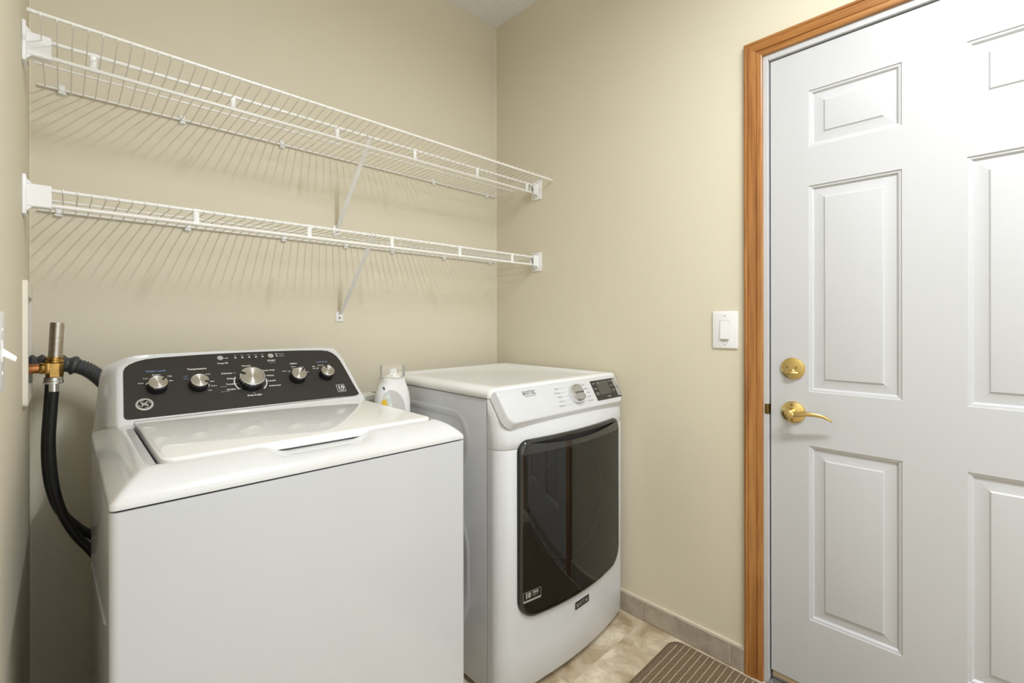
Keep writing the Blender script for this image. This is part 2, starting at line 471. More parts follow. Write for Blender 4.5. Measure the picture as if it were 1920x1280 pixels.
for k in range(10):
    y1 = -.012 - k * .337; y0 = max(y1 - .334, Y_REAR + .005)
    bm = BM(); box(bm, W_X + .001, W_X + .0115, y0, y1, .001, .0775, .0012, 1); new_obj('tile', bm, M['base_tile'], bb3)

# ------------------------------------------------------------------ door with casing
trim = thing('trim_1', (0, -1.75, 0), kind='structure', label='varnished orange oak casing around the white door')
PROF = [(0, 0), (0, .0125), (.002, .0155), (.006, .017), (.0095, .0165), (.0115, .0140), (.0130, .0142), (.0150, .0155), (.0200, .0152), (.0370, .0125), (.0385, .0100), (.0402, .0103), (.0415, .0123), (.0530, .0113), (.0562, .0095), (.0574, .0065), (.0574, 0)]
CY0, CYI = -1.2744, -1.3318
CYB, CYBI = -2.2315, -2.1741
CZT, CZI = 2.1405, 2.0850
cs = (CZT - CZI) / .0574
def casing(name, A, Bf, matl):
    bm = BM(); ring_loft(bm, [[A(w, h) for w, h in PROF], [Bf(w, h) for w, h in PROF]])
    return new_obj(name, bm, matl, trim, smooth=25)
casing('casing_leg', lambda w, h: (-h, CY0 - w, .001), lambda w, h: (-h, CY0 - w, CZT - w * cs), M['oak_z'])
casing('casing_leg', lambda w, h: (-h, CYB + w, .001), lambda w, h: (-h, CYB + w, CZT - w * cs), M['oak_z'])
casing('casing_head', lambda w, h: (-h, CY0 - w, CZT - w * cs), lambda w, h: (-h, CYB + w, CZT - w * cs), M['oak_y'])

door = thing('door_1', (.03, -1.753, 0), kind='structure', label='white six-panel door with brass hardware')
FX = .009
bm = BM()
for y0, y1, z0, z1 in ((-1.3472, -1.3315, .0, 2.0855), (-2.1745, -2.1585, .0, 2.0855), (-2.1585, -1.3472, 2.0655, 2.0855)):
    box(bm, -.0005, .118, y0, y1, z0, z1, .0015, 1)
new_obj('door_jamb', bm, M['door_paint'], door)
bm = BM()
for y0, y1, z0, z1 in ((-1.3575, -1.3472, .02, 2.0655), (-2.1585, -2.1525, .02, 2.0655), (-2.1585, -1.3472, 2.0595, 2.0655)):
    box(bm, .022, .05, y0, y1, z0, z1)
new_obj('weatherstrip', bm, M['weather'], door, smooth=None)
YC = [-1.4612, -1.6878, -1.8182, -2.0448]
ZC = [(1.7500, 1.9280), (.9786, 1.6280), (.2596, .8085)]
bm = BM()
ys = [DY0, YC[0], YC[1], YC[2], YC[3], DY1]
zs = [DZ0, ZC[2][0], ZC[2][1], ZC[1][0], ZC[1][1], ZC[0][0], ZC[0][1], DZ1]
gv = [[bm.verts.new((FX, y, z)) for z in zs] for y in ys]
for i in range(5):
    for j in range(7):
        if i in (1, 3) and j in (1, 3, 5): continue
        bm.faces.new((gv[i][j], gv[i + 1][j], gv[i + 1][j + 1], gv[i][j + 1]))
# slab edges and back
bk = [bm.verts.new((FX + .044, y, z)) for y, z in ((DY0, DZ0), (DY1, DZ0), (DY1, DZ1), (DY0, DZ1))]
bm.faces.new(bk)
left = [gv[0][j] for j in range(8)]; right = [gv[5][j] for j in range(8)]
bm.faces.new(left + [bk[3], bk[0]]); bm.faces.new(right[::-1] + [bk[1], bk[2]])
bm.faces.new([gv[i][0] for i in range(6)] + [bk[1], bk[0]]); bm.faces.new([gv[i][7] for i in range(6)][::-1] + [bk[3], bk[2]])
new_obj('door_slab', bm, M['door_paint'], door, smooth=None)
RINGS = [(0, 0), (.0016, .0030), (.0075, .0040), (.0125, .0095), (.0150, .0095), (.0395, .0050), (.0430, .0018), (.0450, .0015)]
for (ya, yb) in ((YC[0], YC[1]), (YC[2], YC[3])):
    for (za, zb) in ZC:
        bm = BM()
        rg = [[(FX + d, ya - i, za + i), (FX + d, yb + i, za + i), (FX + d, yb + i, zb - i), (FX + d, ya - i, zb - i)] for i, d in RINGS]
        ring_loft(bm, rg, cap0=False)
        new_obj('panel', bm, M['door_paint'], door, smooth=12)
# bottom sweep, threshold
bm = BM(); box(bm, FX + .002, FX + .04, DY1 + .004, DY0 - .004, .028, .0465); new_obj('door_sweep', bm, M['sweep'], door)
bm = BM(); box(bm, -.012, .12, -2.156, -1.350, .0005, .012, .003); box(bm, .02, .10, -2.156, -1.350, .012, .026, .004); new_obj('threshold', bm, M['threshold'], door)
# strike plate and latch in the gap
bm = BM(); box(bm, -.0012, .03, -1.3480, -1.3350, .893, .927, .001, 1); box(bm, -.004, .0, -1.3465, -1.3395, .898, .922, .0015, 1)
new_obj('strike_plate', bm, M['gold_dark'], door)
bm = BM(); box(bm, .012, .03, -1.3565, -1.3498, .985, 1.105, .0008, 1); box(bm, .012, .03, -1.3565, -1.3498, .86, .95, .0008, 1)
new_obj('latch_plate', bm, M['gold_dark'], door)
# deadbolt
yd, zd = -1.4165, 1.0490
db = BM(); lathe(db, [(.0350, 0), (.0350, .003), (.0340, .0055), (.030, .0072), (.010, .0085), (.0, .0086)], (FX, yd, zd), (-1, 0, 0), 40)
db = new_obj('deadbolt', db, M['gold'], door, label='round brass deadbolt rose with thumb turn')
bm = BM(); lathe(bm, [(.0105, 0), (.0105, .004), (.009, .006)], (FX - .007, yd + .001, zd - .012), (-1, 0, 0), 20)
rg = []
for t in [i / 12 for i in range(13)]:
    s = -1 + 2 * t; hw = .0068 * sqrt(max(.05, 1 - s * s * .9)); 
    rg.append([(FX - .011 - .010 * (1 - s * s * .6) * (c + 1) / 2, yd + .001 + s * .0195, zd - .0125 + d * hw - .0015 * (1 - s * s)) for c, d in ((-1, -1), (.3, -1), (1, -.5), (1, .5), (.3, 1), (-1, 1))])
ring_loft(bm, rg)
new_obj('thumb_turn', bm, M['gold'], db, smooth=60)
for s in (-1, 1):
    bm = BM(); lathe(bm, [(.0038, 0), (.0038, .0016), (.003, .0022), (.0018, .0022), (.0016, .0010)], (FX - .0068, yd + s * .0125 + .001, zd + .0035), (-1, 0, 0), 14)
    new_obj('screw', bm, M['gold_dark'], db)
# lever handle
yl, zl = -1.4180, .9085
lv = BM(); lathe(lv, [(.0350, 0), (.0350, .003), (.0337, .006), (.029, .0085), (.020, .011), (.016, .0125), (.0135, .018), (.0125, .030), (.0, .030)], (FX, yl, zl), (-1, 0, 0), 40)
lv = new_obj('lever_handle', lv, M['gold'], door, label='brass lever handle with a curved arm')
bm = BM(); lathe(bm, [(.0130, 0), (.0142, .004), (.0142, .014), (.0125, .018), (.0085, .0195), (.0, .0195)], (FX - .034, yl, zl), (-1, 0, 0), 24)
path = spline([(FX - .044, yl - .004, zl - .001), (FX - .047, yl - .026, zl + .002), (FX - .047, yl - .052, zl + .0065), (FX - .043, yl - .080, zl + .0055), (FX - .037, yl - .098, zl - .001), (FX - .031, yl - .110, zl - .009)], 20)
fr = frames(path); rings = []
for i, (p, a, b_) in enumerate(fr):
    t = i / 20; hz = .0085 * (1 - t) + .0042 * t; hx = .0055 * (1 - t) + .0035 * t
    rings.append([Vector((p.x + hx * cos(2 * pi * k / 12), p.y, p.z + hz * sin(2 * pi * k / 12))) for k in range(12)])
ring_loft(bm, rings)
new_obj('lever_arm', bm, M['gold'], lv, smooth=60)
bm = BM(); lathe(bm, [(.0065, 0), (.0065, .003), (.0055, .0045), (.0, .0046)], (FX - .0535, yl, zl), (-1, 0, 0), 18)
box(bm, FX - .0605, FX - .056, yl - .0048, yl + .0048, zl - .0016, zl + .0016, .0006, 1)
new_obj('privacy_button', bm, M['gold'], lv)
for dz in (.0235, -.0235):
    bm = BM(); lathe(bm, [(.0034, 0), (.0034, .0010), (.0026, .0014), (.0, .0006)], (FX - .0095, yl + .002, zl + dz), (-1, 0, 0), 12)
    new_obj('screw', bm, M['gold_dark'], lv)

# ------------------------------------------------------------------ switches
def wall_x(sign, x):           # map (u along +y, v up, d out of the wall)
    return lambda u, v, d: (x + sign * d, u, v)
sw = thing('light_switch', (0, -1.208, 1.171), 'white rocker light switch on beige wall beside oak door casing', 'light switch')
F = wall_x(-1, 0)
bm = BM(); prism(bm, rrect(-1.2512, -1.1645, 1.1054, 1.2363, .003, 3), F, 0, .0065, .003); new_obj('cover_plate', bm, M['switch'], sw)
bm = BM(); prism(bm, rrect(-1.2250, -1.1907, 1.1370, 1.2046, .0015, 2), F, .006, .0070); new_obj('rocker_frame', bm, M['grip'], sw)
bm = BM()
rg = [[F(-1.2235, 1.1385, .006), F(-1.1922, 1.1385, .006), F(-1.1922, 1.2032, .006), F(-1.2235, 1.2032, .006)],
      [F(-1.2235, 1.1385, .0125), F(-1.1922, 1.1385, .0125), F(-1.1922, 1.2032, .0078), F(-1.2235, 1.2032, .0078)]]
ring_loft(bm, rg); bmesh.ops.bevel(bm, geom=bm.edges[:], offset=.0008, segments=2, affect='EDGES'); new_obj('rocker', bm, M['switch'], sw)
bm = BM(); prism(bm, rrect(-1.2195, -1.1960, 1.1275, 1.1345, .001, 2), F, .006, .0071); new_obj('indicator_slot', bm, M['grip'], sw)
for z in (1.1195, 1.2215):
    bm = BM(); lathe(bm, [(.0030, 0), (.0030, .0008), (.002, .0013), (0, .0013)], F(-1.2080, z, .0064), (-1, 0, 0), 12); new_obj('screw', bm, M['grip'], sw)

sl = thing('toggle_switch', (W_X, -.90, 1.16), 'white toggle light switch on left wall nearest the camera', 'light switch')
F = wall_x(1, W_X)
bm = BM(); prism(bm, rrect(-.935, -.865, 1.1035, 1.2175, .006, 4), F, 0, .006, .003); new_obj('cover_plate', bm, M['switch'], sl)
bm = BM(); prism(bm, rrect(-.9065, -.8935, 1.146, 1.176, .001, 2), F, .0055, .0068); new_obj('toggle_frame', bm, M['plastic'], sl)
bm = BM()
ring_loft(bm, [[F(-.904, 1.155, .005), F(-.896, 1.155, .005), F(-.896, 1.167, .005), F(-.904, 1.167, .005)],
               [F(-.9035, 1.1455, .019), F(-.8965, 1.1455, .019), F(-.8965, 1.1525, .0205), F(-.9035, 1.1525, .0205)]])
bmesh.ops.bevel(bm, geom=bm.edges[:], offset=.0008, segments=2, affect='EDGES'); new_obj('toggle', bm, M['plastic'], sl)
for z in (1.130, 1.191):
    bm = BM(); lathe(bm, [(.0030, 0), (.0030, .0008), (.002, .0013), (0, .0013)], F(-.90, z, .0058), (1, 0, 0), 12); new_obj('screw', bm, M['plastic'], sl)

# ------------------------------------------------------------------ washer outlet box and plumbing
ob = thing('outlet_box', (W_X, -.205, 1.15), 'almond plastic washer outlet box frame recessed in left wall', 'outlet box')
bm = BM()
out = rrect(-.322, -.074, 1.005, 1.300, .012, 4); inn = rrect(OB[0], OB[1], OB[2], OB[3], .004, 4)
ring_loft(bm, [[F(u, v, 0) for u, v in out], [F(u, v, .006) for u, v in out], [F(u, v, .0085) for u, v in rrect(-.320, -.076, 1.007, 1.298, .011, 4)], [F(u, v, .0085) for u, v in inn], [F(u, v, -.085) for u, v in inn]], cap0=False)
new_obj('frame', bm, M['almond'], ob, smooth=30)

VX, VY, VZ = -1.7000, -.170, 1.083
v = thing('water_valve', (VX, VY, VZ), 'brass hose valve with upright metal arrestor tube and copper pipe', 'valve')
bm = BM(); tube(bm, [(W_X - .06, VY, VZ), (-1.716, VY, VZ)], .0125, 20); new_obj('copper_pipe', bm, M['copper'], v)
bm = BM(); lathe(bm, [(.0138, 0), (.0145, .002), (.0145, .010), (.0135, .011)], (-1.728, VY, VZ), (1, 0, 0), 20); new_obj('collar', bm, M['brass'], v)
bm = BM(); lathe(bm, [(.0150, -.024), (.0170, -.022), (.0170, .012), (.0150, .014)], (VX, VY, VZ), (0, 0, 1), 6)
box(bm, -1.719, -1.704, VY - .0135, VY + .0135, VZ - .0135, VZ + .0135, .002)
lathe(bm, [(.0165, .013), (.0185, .015), (.0185, .018), (.0165, .020), (.0165, .024), (.0178, .025), (.0178, .0275), (.0150, .029)], (VX, VY, VZ), (0, 0, 1), 24)
new_obj('brass_body', bm, M['brass'], v, smooth=30)
bm = BM(); lathe(bm, [(.0125, .026), (.0140, .028), (.0140, .113), (.0132, .1175), (.0120, .1175), (.0115, .1155), (0, .115)], (VX, VY, VZ), (.045, 0, 1), 28); new_obj('arrestor_tube', bm, M['nickel'], v)

def hose(name, pts, label, nut_at, grp):
    root = thing(name, nut_at, label, 'hose', group=None)
    bm = BM(); lathe(bm, [(.0165, .014), (.0185, .012), (.0185, .004), (.0200, .002), (.0200, -.003), (.0165, -.004)], nut_at, (0, 0, 1), 24); new_obj('coupling_nut', bm, M['zinc'], root)
    bm = BM(); lathe(bm, [(.0098, -.001), (.0098, -.026), (.0090, -.027)], nut_at, (0, 0, 1), 20); new_obj('ferrule', bm, M['chrome'], root)
    bm = BM(); tube(bm, spline(pts, 60), .0105, 14); new_obj('rubber_tube', bm, M['rubber'], root, smooth=60)
    return root
N1 = (VX - .0015, VY, 1.046)
hose('supply_hose', [(VX - .0015, VY, 1.022), (-1.704, VY, .985), (-1.708, VY - .002, .90), (-1.706, VY - .002, .83), (-1.699, VY, .76), (-1.684, VY, .695), (-1.658, VY, .632), (-1.632, VY - .002, .588), (-1.612, VY - .006, .545), (-1.605, VY - .010, .48)], 'front black rubber supply hose below the brass valve', N1, None)
root2 = thing('supply_hose', (-1.7085, VY + .0300, 1.02), 'rear black rubber hose hanging just behind the other one', 'hose')
bm = BM(); tube(bm, spline([(-1.7085, VY + .035, 1.04), (-1.711, VY + .033, .985), (-1.7155, VY + .029, .90), (-1.715, VY + .027, .83), (-1.708, VY + .026, .765), (-1.690, VY + .028, .70), (-1.655, VY + .026, .645), (-1.625, VY + .028, .612), (-1.600, VY + .028, .565), (-1.590, VY + .026, .48)], 60), .0105, 14); new_obj('rubber_tube', bm, M['rubber'], root2, smooth=60)
bm = BM(); lathe(bm, [(.0095, .034), (.0095, .012), (.009, .010)], (-1.7085, VY + .035, 1.02), (0, 0, 1), 18); new_obj('ferrule', bm, M['zinc'], root2)

# grey corrugated drain hose
dr = thing('drain_hose', (-1.70, -.125, 1.09), 'grey corrugated drain hose running from wall box behind the washer', 'hose')
path = spline([(W_X - .05, -.133, 1.093), (-1.72, -.133, 1.092), (-1.69, -.133, 1.089), (-1.66, -.133, 1.083), (-1.635, -.131, 1.070), (-1.610, -.125, 1.045), (-1.588, -.115, 1.010), (-1.572, -.105, .95), (-1.56, -.095, .80), (-1.55, -.09, .55)], 420)
rad = []; L = 0; prev = path[0]
for p in path:
    L += (p - prev).length; prev = p
    if L < .108: q = (L / .0170) % 1; rad.append(.0185 + .0070 * (1 - abs(2 * q - 1)))
    elif L < .144: rad.append(.0222 + .0034 * sin(2 * pi * (L - .108) / .024))
    else: rad.append(.0190 + .0013 * sin(2 * pi * L / .0066))
bm = BM(); tube(bm, path, rad, 18); new_obj('corrugated_tube', bm, M['drain'], dr, smooth=60)

# ------------------------------------------------------------------ wire shelves
def shelf(z, zw, zm, zf, front_y, first_x, clips, posts, brace_x, label, truss_label=None):
    root = thing('wire_shelf', (W_X / 2, -.2, z), label, 'shelf', group='white wire shelves on the back wall')
    XL, XR = -1.737, -.012
    TY_ = -.305
    def rod(name, y, zz, r, x0=XL, x1=XR, zr=None):
        bm = BM(); tube(bm, [(x0, y, zz), (x1, y, zz if zr is None else zr)], r, 10); return new_obj(name, bm, M['wire'], root)
    rod('wall_rod', -.0085, zw, .0034, -1.735, -.016)
    rod('middle_rod', -.155, zm, .0029, -1.737, -.016)
    rod('truss_rod', TY_, z, .0048, -1.746, -.006)
    rod('truss_rod', TY_, z - .0365, .0050, -1.746, -.006)
    if front_y < -.35:
        rod('front_rod', front_y, zf + .004, .0041, -1.738, -.009, zf - .004)
        bm = BM(); lathe(bm, [(.0042, 0), (.0048, .001), (.0048, .012), (.0042, .0125)], (-1.7405, front_y, zf + .004), (1, 0, -.005), 12); new_obj('end_cap', bm, M['plastic'], root)
    # cross wires: one shared mesh
    if front_y < -.35:
        pth = [(0, -.0035, zw - .0045), (0, -.012, zw - .0045), (0, -.155, zm - .0040), (0, TY_, z - .0058), (0, front_y + .012, zf - .0045), (0, front_y - .001, zf - .0046), (0, front_y - .0046, zf - .0015), (0, front_y - .0046, zf + .0025), (0, front_y - .001, zf + .0052)]
    else:
        pth = [(0, -.0035, zw - .0045), (0, -.012, zw - .0045), (0, -.155, zm - .0040), (0, TY_ + .012, z - .0058), (0, TY_ - .001, z - .0058), (0, TY_ - .0058, z - .002), (0, TY_ - .0058, z + .002), (0, TY_ - .001, z + .0062)]
    bm = BM(); tube(bm, pth, .0015, 6)
    yy = [p[1] for p in pth]; zz = [p[2] for p in pth]
    w0 = None; k = 0
    cy, cz = (min(yy) - .0015 + max(yy)) / 2, (min(zz) + max(zz)) / 2
    x = first_x
    while x < -.016:
        if w0 is None:
            w0 = new_obj('wire', bm, M['wire'], root); w0.location.x += x; base = wpos(w0)
        else:
            copy_part(w0, (base.x - first_x + x, base.y, base.z), root)
        x += .02625
    for px in posts:
        bm = BM(); ring_loft(bm, [[(px + .0078 * cos(2 * pi * k / 16), TY_ + .0048 * sin(2 * pi * k / 16), zz) for k in range(16)] for zz in (z - .035, z - .002)]); 
        lathe(bm, [(.0060, -.0085), (.0060, .0085)], (px, TY_, z - .0365), (1, 0, 0), 12); lathe(bm, [(.0057, -.0085), (.0057, .0085)], (px, TY_, z), (1, 0, 0), 12)
        new_obj('spacer_post', bm, M['plastic'], root)
    for cx in clips:
        bm = BM(); box(bm, cx - .0075, cx + .0075, -.005, -.0002, zw - .014, zw + .016, .0015, 1); box(bm, cx - .0062, cx + .0062, -.0155, -.004, zw - .006, zw + .0065, .002, 2)
        box(bm, cx - .0085, cx + .0085, -.0125, -.003, zw - .012, zw - .005, .0012, 1)
        c = new_obj('wall_clip', bm, M['plastic'], root)
        bm = BM(); lathe(bm, [(.0024, 0), (.0024, .0008), (0, .0012)], (cx, -.005, zw + .011), (0, -1, 0), 10); new_obj('screw', bm, M['plastic'], c)
    # diagonal brace
    bx = brace_x; zb = z - .305
    bm = BM()
    a = Vector((bx - .004, TY_ - .002, z - .001)); b = Vector((bx + .004, -.007, zb + .022))
    t = (b - a).normalized(); nrm = Vector((1, 0, 0)).cross(t).normalized(); side = t.cross(nrm)
    rg = []
    for p, w in ((a, .0095), (a.lerp(b, .12), .0085), (a.lerp(b, .9), .0080), (b, .0065)):
        rg.append([p + side * (-w) + nrm * -.0012, p + side * (-w * .55) + nrm * .0022, p + side * (w * .55) + nrm * .0022, p + side * w + nrm * -.0012, p + side * w * .5 + nrm * -.0004, p - side * w * .5 + nrm * -.0004])
    ring_loft(bm, rg)
    for s in (-1, 1):
        tube(bm, spline([(bx - .004 + s * .008, TY_ + .004, z - .008), (bx - .004 + s * .009, TY_ - .0065, z - .003), (bx - .004 + s * .009, TY_ - .004, z + .006), (bx - .004 + s * .009, TY_ + .005, z + .005)], 10), .0022, 6)
    br = new_obj('support_brace', bm, M['wire'], root, smooth=30)
    bm = BM(); prism(bm, rrect(bx - .0135, bx + .0175, zb - .008, zb + .034, [.003, .003, .013, .013], 5), lambda u, v_, d: (u, -d, v_), .0002, .005, .0015); new_obj('foot_plate', bm, M['plastic'], br)
    bm = BM(); lathe(bm, [(.0048, 0), (.0048, .001), (.0035, .0022), (0, .0024)], (bx + .002, -.005, zb + .008), (0, -1, 0), 14); new_obj('screw', bm, M['steel'], br)
    # end brackets
    for sx, xw in ((1, W_X), (-1, 0)):
        f = lambda u, v_, d, sx=sx, xw=xw: (xw + sx * d, u, v_)
        ln = .048 if sx > 0 else .040
        bm = BM()
        prism(bm, rrect(-.3325, -.2700, z - .066, z + .026, .003, 3), f, .0004, .0065, .0012)
        box(bm, min(xw + sx * .005, xw + sx * ln), max(xw + sx * .005, xw + sx * ln), -.3155, -.3120, z - .0435, z + .0085, .0012, 1)
        box(bm, min(xw + sx * .005, xw + sx * ln), max(xw + sx * .005, xw + sx * ln), -.3135, -.2900, z - .0445, z - .0425, .0006, 1)
        box(bm, min(xw + sx * .005, xw + sx * ln), max(xw + sx * .005, xw + sx * ln), -.2935, -.2900, z - .0435, z - .006, .0012, 1)
        # gussets
        for zz0, zz1 in ((z + .0085, z + .020), (z - .044, z - .056)):
            ring_loft(bm, [[f(-.3155, zz0, .006), f(-.3155, zz0, .016), f(-.3155, zz1, .006)], [f(-.3120, zz0, .006), f(-.3120, zz0, .016), f(-.3120, zz1, .006)]])
        e = new_obj('end_bracket', bm, M['plastic'], root, smooth=30)
        for dz in (.0165, -.0565):
            bm = BM(); lathe(bm, [(.0040, 0), (.0040, .001), (.003, .0022), (0, .0022)], f(-.286, z + dz, .0062), (sx, 0, 0), 12); new_obj('screw', bm, M['steel'], e)
    return root

shelf(1.8665, 1.8675, 1.869, 1.8775, -.4064, -1.7198, [-1.686, -1.400, -1.090, -.411, -.075], [-1.629, -1.322, -1.009, -.700, -.386, -.076], -.882, 'upper white wire shelf, the deeper one just below the ceiling')
shelf(1.5150, 1.5165, 1.5190, 1.515, -.305, -1.7102, [-1.693, -1.386, -1.085, -.844, -.630, -.350, -.053], [-1.414, -1.102, -.800, -.482, -.175], -.871, 'lower white wire shelf, the narrower one above the washer')

# ------------------------------------------------------------------ washer
XL, XR = -1.633, -.934
XC = -1.277
WF, WB = -.914, -.245
def shear(p):   # the top leans a few millimetres to one side
    x, y, z = p
    return Vector((x, y, z - .0105 * (x + 1.283)))
wash = thing('washing_machine', (-1.283, -.58, 0), 'white top-load washing machine with dark control panel and metal knobs', 'washer')
bm = BM()
ring_loft(bm, [[shear((x, y, z)) if z > .5 else Vector((x, y, z)) for x, y in rrect(XL, XR, WF, WB, .012, 5)] for z in (.030, .8992)])
new_obj('cabinet', bm, M['cabinet'], wash)
bm = BM(); ring_loft(bm, [[shear((x, y, z)) for x, y in rrect(XL + .006, XR - .006, WF + .005, WB - .004, .01, 4)] for z in (.893, .904)]); new_obj('seam_shade_strip', bm, M['black_gap'], wash)  # recessed black strip stands in for the shade in the seam
for x in (XL + .06, XR - .06):
    for y in (WF + .06, WB - .06):
        bm = BM(); lathe(bm, [(.022, 0), (.024, .004), (.024, .010), (.012, .014), (.012, .034)], (x, y, .0005), (0, 0, 1), 16); new_obj('foot', bm, M['rubber'], wash)
# embossed crease on the left side
bm = BM()
pa = spline([(XL, -.262, .590), (XL, -.35, .617), (XL, -.55, .648), (XL, -.75, .683), (XL, -.845, .701)], 24)
tube(bm, pa, [.0005] + [.0032] * 22 + [.0035, .001], 8)
pa = spline([(XL, -.262, .30), (XL, -.35, .33), (XL, -.55, .40), (XL, -.75, .52), (XL, -.80, .56)], 24)
tube(bm, pa, [.0005] + [.0026] * 22 + [.0028, .001], 8)
new_obj('side_crease', bm, M['cabinet'], wash, smooth=60)
# deck
def sstep(a, b, x):
    t = min(1, max(0, (x - a) / (b - a))); return t * t * (3 - 2 * t)
def pocket(x): return sstep(-1.405, -1.345, x) * (1 - sstep(-1.215, -1.150, x))
LX0, LX1, LY0, LY1 = -1.567, -.987, -.849, -.424
DP = [  # z, side inset, front inset, corner radius, y back, pocket drop, pocket push
 (.9025, .0005, .0005, .010, WB, 0, 0), (.9085, 0, 0, .010, WB, 0, 0), (.9130, .0030, .0012, .010, WB, 0, 0), (.9215, .0100, .0065, .010, WB, 0, 0), (.9310, .0200, .0165, .010, WB, .0, 0),
 (.9385, .0295, .0285, .010, WB, .0070, 0), (.9445, .0390, .0420, .010, WB, .0145, 0), (.9480, .0470, .0530, .010, WB, .0170, 0),
 (.9495, .0550, .0610, .010, WB + .002, .0175, 0), (.9495, .0600, .0625, .009, -.30, .0172, 0)]
NS = 40
rings = []
for z, si, fi, r, yb, dp, ps in DP:
    ring = []
    for x, y in rrect(XL + si, XR - si, WF + fi, yb, r, 5, NS):
        zz, y2 = z, y
        if y < -.8 and dp:
            zz -= dp * pocket(x); y2 += ps * pocket(x)
        ring.append(shear((x, y2, zz)))
    rings.append(ring)
def opening(z, ins, drop, push=0):
    ring = []
    for x, y in rrect(LX0 + ins, LX1 - ins, LY0 + ins, LY1 - ins, .012, 5, NS):
        p = pocket(x) if y < -.80 else 0
        ring.append(shear((x, y + push * p, z - drop * p)))
    return ring
rings.append(opening(.9495, 0, .0168)); rings.append(opening(.9470, .0015, .0138, .004)); rings.append(opening(.9330, .002, -.0010, .016)); rings.append(opening(.9080, .002, -.0270, .065))
bm = BM(); ring_loft(bm, rings); 
new_obj('top_deck', bm, M['white_plastic'], wash, smooth=50)
bm = BM()
ring_loft(bm, [[shear((x, y, z)) for x, y in rrect(LX0 + i, LX1 - i, LY0 + i + .03 * 0, LY1 - i, r, 6)] for z, i, r in ((.9060, .006, .02), (.9065, .0055, .02))]); new_obj('lid_gap_sheet', bm, M['black_gap'], wash, smooth=None)  # flat black sheet put in to keep the lid gap dark
# lid
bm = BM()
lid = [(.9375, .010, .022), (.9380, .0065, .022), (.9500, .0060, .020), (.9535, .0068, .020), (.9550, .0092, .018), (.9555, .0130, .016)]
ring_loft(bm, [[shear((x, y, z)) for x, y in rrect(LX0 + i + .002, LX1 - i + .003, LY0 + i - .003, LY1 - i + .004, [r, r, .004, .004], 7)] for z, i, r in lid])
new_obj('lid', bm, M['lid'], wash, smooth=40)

# console (backsplash)
A = Vector((0, -.405, .962)); Bv = Vector((0, -.275, 1.097)); dv = (Bv - A).normalized(); nv = Vector((0, -dv.z, dv.y))
def CF(u, v_, d=0.0):
    p = A + dv * v_ + nv * d
    return Vector((u, p.y, p.z - .0040 * (u + 1.283)))
FAS = [(-1.5660, .0005), (-.9850, -.0015), (-.9795, .0010), (-.9785, .0060), (-.9850, .0470), (-.9925, .1080), (-.9985, .1480), (-1.0050, .1680), (-1.0150, .1830), (-1.0290, .1930), (-1.0531, .1978), (-1.1226, .2005), (-1.2000, .2018), (-1.2950, .2015), (-1.4000, .1990), (-1.4920, .1945), (-1.5250, .1902), (-1.5440, .1835), (-1.5590, .1745), (-1.5685, .1640), (-1.5725, .1500), (-1.5782, .0120), (-1.5765, .0050), (-1.5725, .0015)]
cx_, cy_ = -1.278, .095
def outset(pts, eu, ev0, ev1):
    out = []
    for u, v_ in pts:
        su = (abs(u - cx_) + eu) / abs(u - cx_) if abs(u - cx_) > .2 else 1 + eu / .3
        out.append((cx_ + (u - cx_) * su, v_ + (ev1 * (v_ - cy_) / .105 if v_ > cy_ else ev0 * (v_ - cy_) / .095)))
    return out
O1 = outset(FAS, .010, .010, .0060); O2 = outset(FAS, .0155, .022, .0085)
# rear outline, vertical plane at y = WB
def rear(u, v_, k):
    z = .902 + (1.103 - .902) * min(1, max(0, (v_ + .014) / .2245))
    return Vector((u, WB, z))
bm = BM()
r_face = [CF(u, v_, -.002) for u, v_ in FAS]
r1 = [CF(u, v_, 0) for u, v_ in FAS]
r2 = [CF(u, v_, .0005) for u, v_ in O1]
r3 = [CF(u, v_, -.004) for u, v_ in O2]
rear_o = outset(FAS, .060, .014, .006)
# bottom of rear outline spans the full cabinet width, the top follows the arch
r5 = []
for (u, v_), (fu, fv) in zip(rear_o, FAS):
    t = min(1, max(0, fv / .19))
    hw = .3365 - .004 * t - .030 * max(0, (t - .80) / .20) ** 2 + .0125 * max(0, 1 - t / .35) ** 2
    uu = -1.2835 + (hw if u > cx_ else -hw) * min(1, abs(fu - cx_) / .28) if abs(fu - cx_) > .2 else u
    z = .912 + t * .172 + (.022 * sstep(.80, 1.0, t))
    if abs(fu - cx_) < .2 and fv > .1: z = 1.1055
    z -= .0040 * (uu + 1.283)
    r5.append(Vector((uu, WB, z)))
r4 = [a.lerp(b, .45) + Vector((0, -.006, .006)) for a, b in zip(r3, r5)]
ring_loft(bm, [r1, r2, r3, r4, r5, [Vector((p.x, p.y, min(p.z, .95))) if p.z < .95 else p for p in r5]], cap0=True)
box(bm, -1.560, -.990, -.432, -.402, .946, .960, .003)
new_obj('console', bm, M['white_plastic'], wash, smooth=50)
bm = BM(); ring_loft(bm, [[CF(u, v_, -.003) for u, v_ in FAS], [CF(u, v_, .0012) for u, v_ in FAS]]); con = new_obj('control_panel', bm, M['fascia'], wash, smooth=30, label='dark brown control panel')

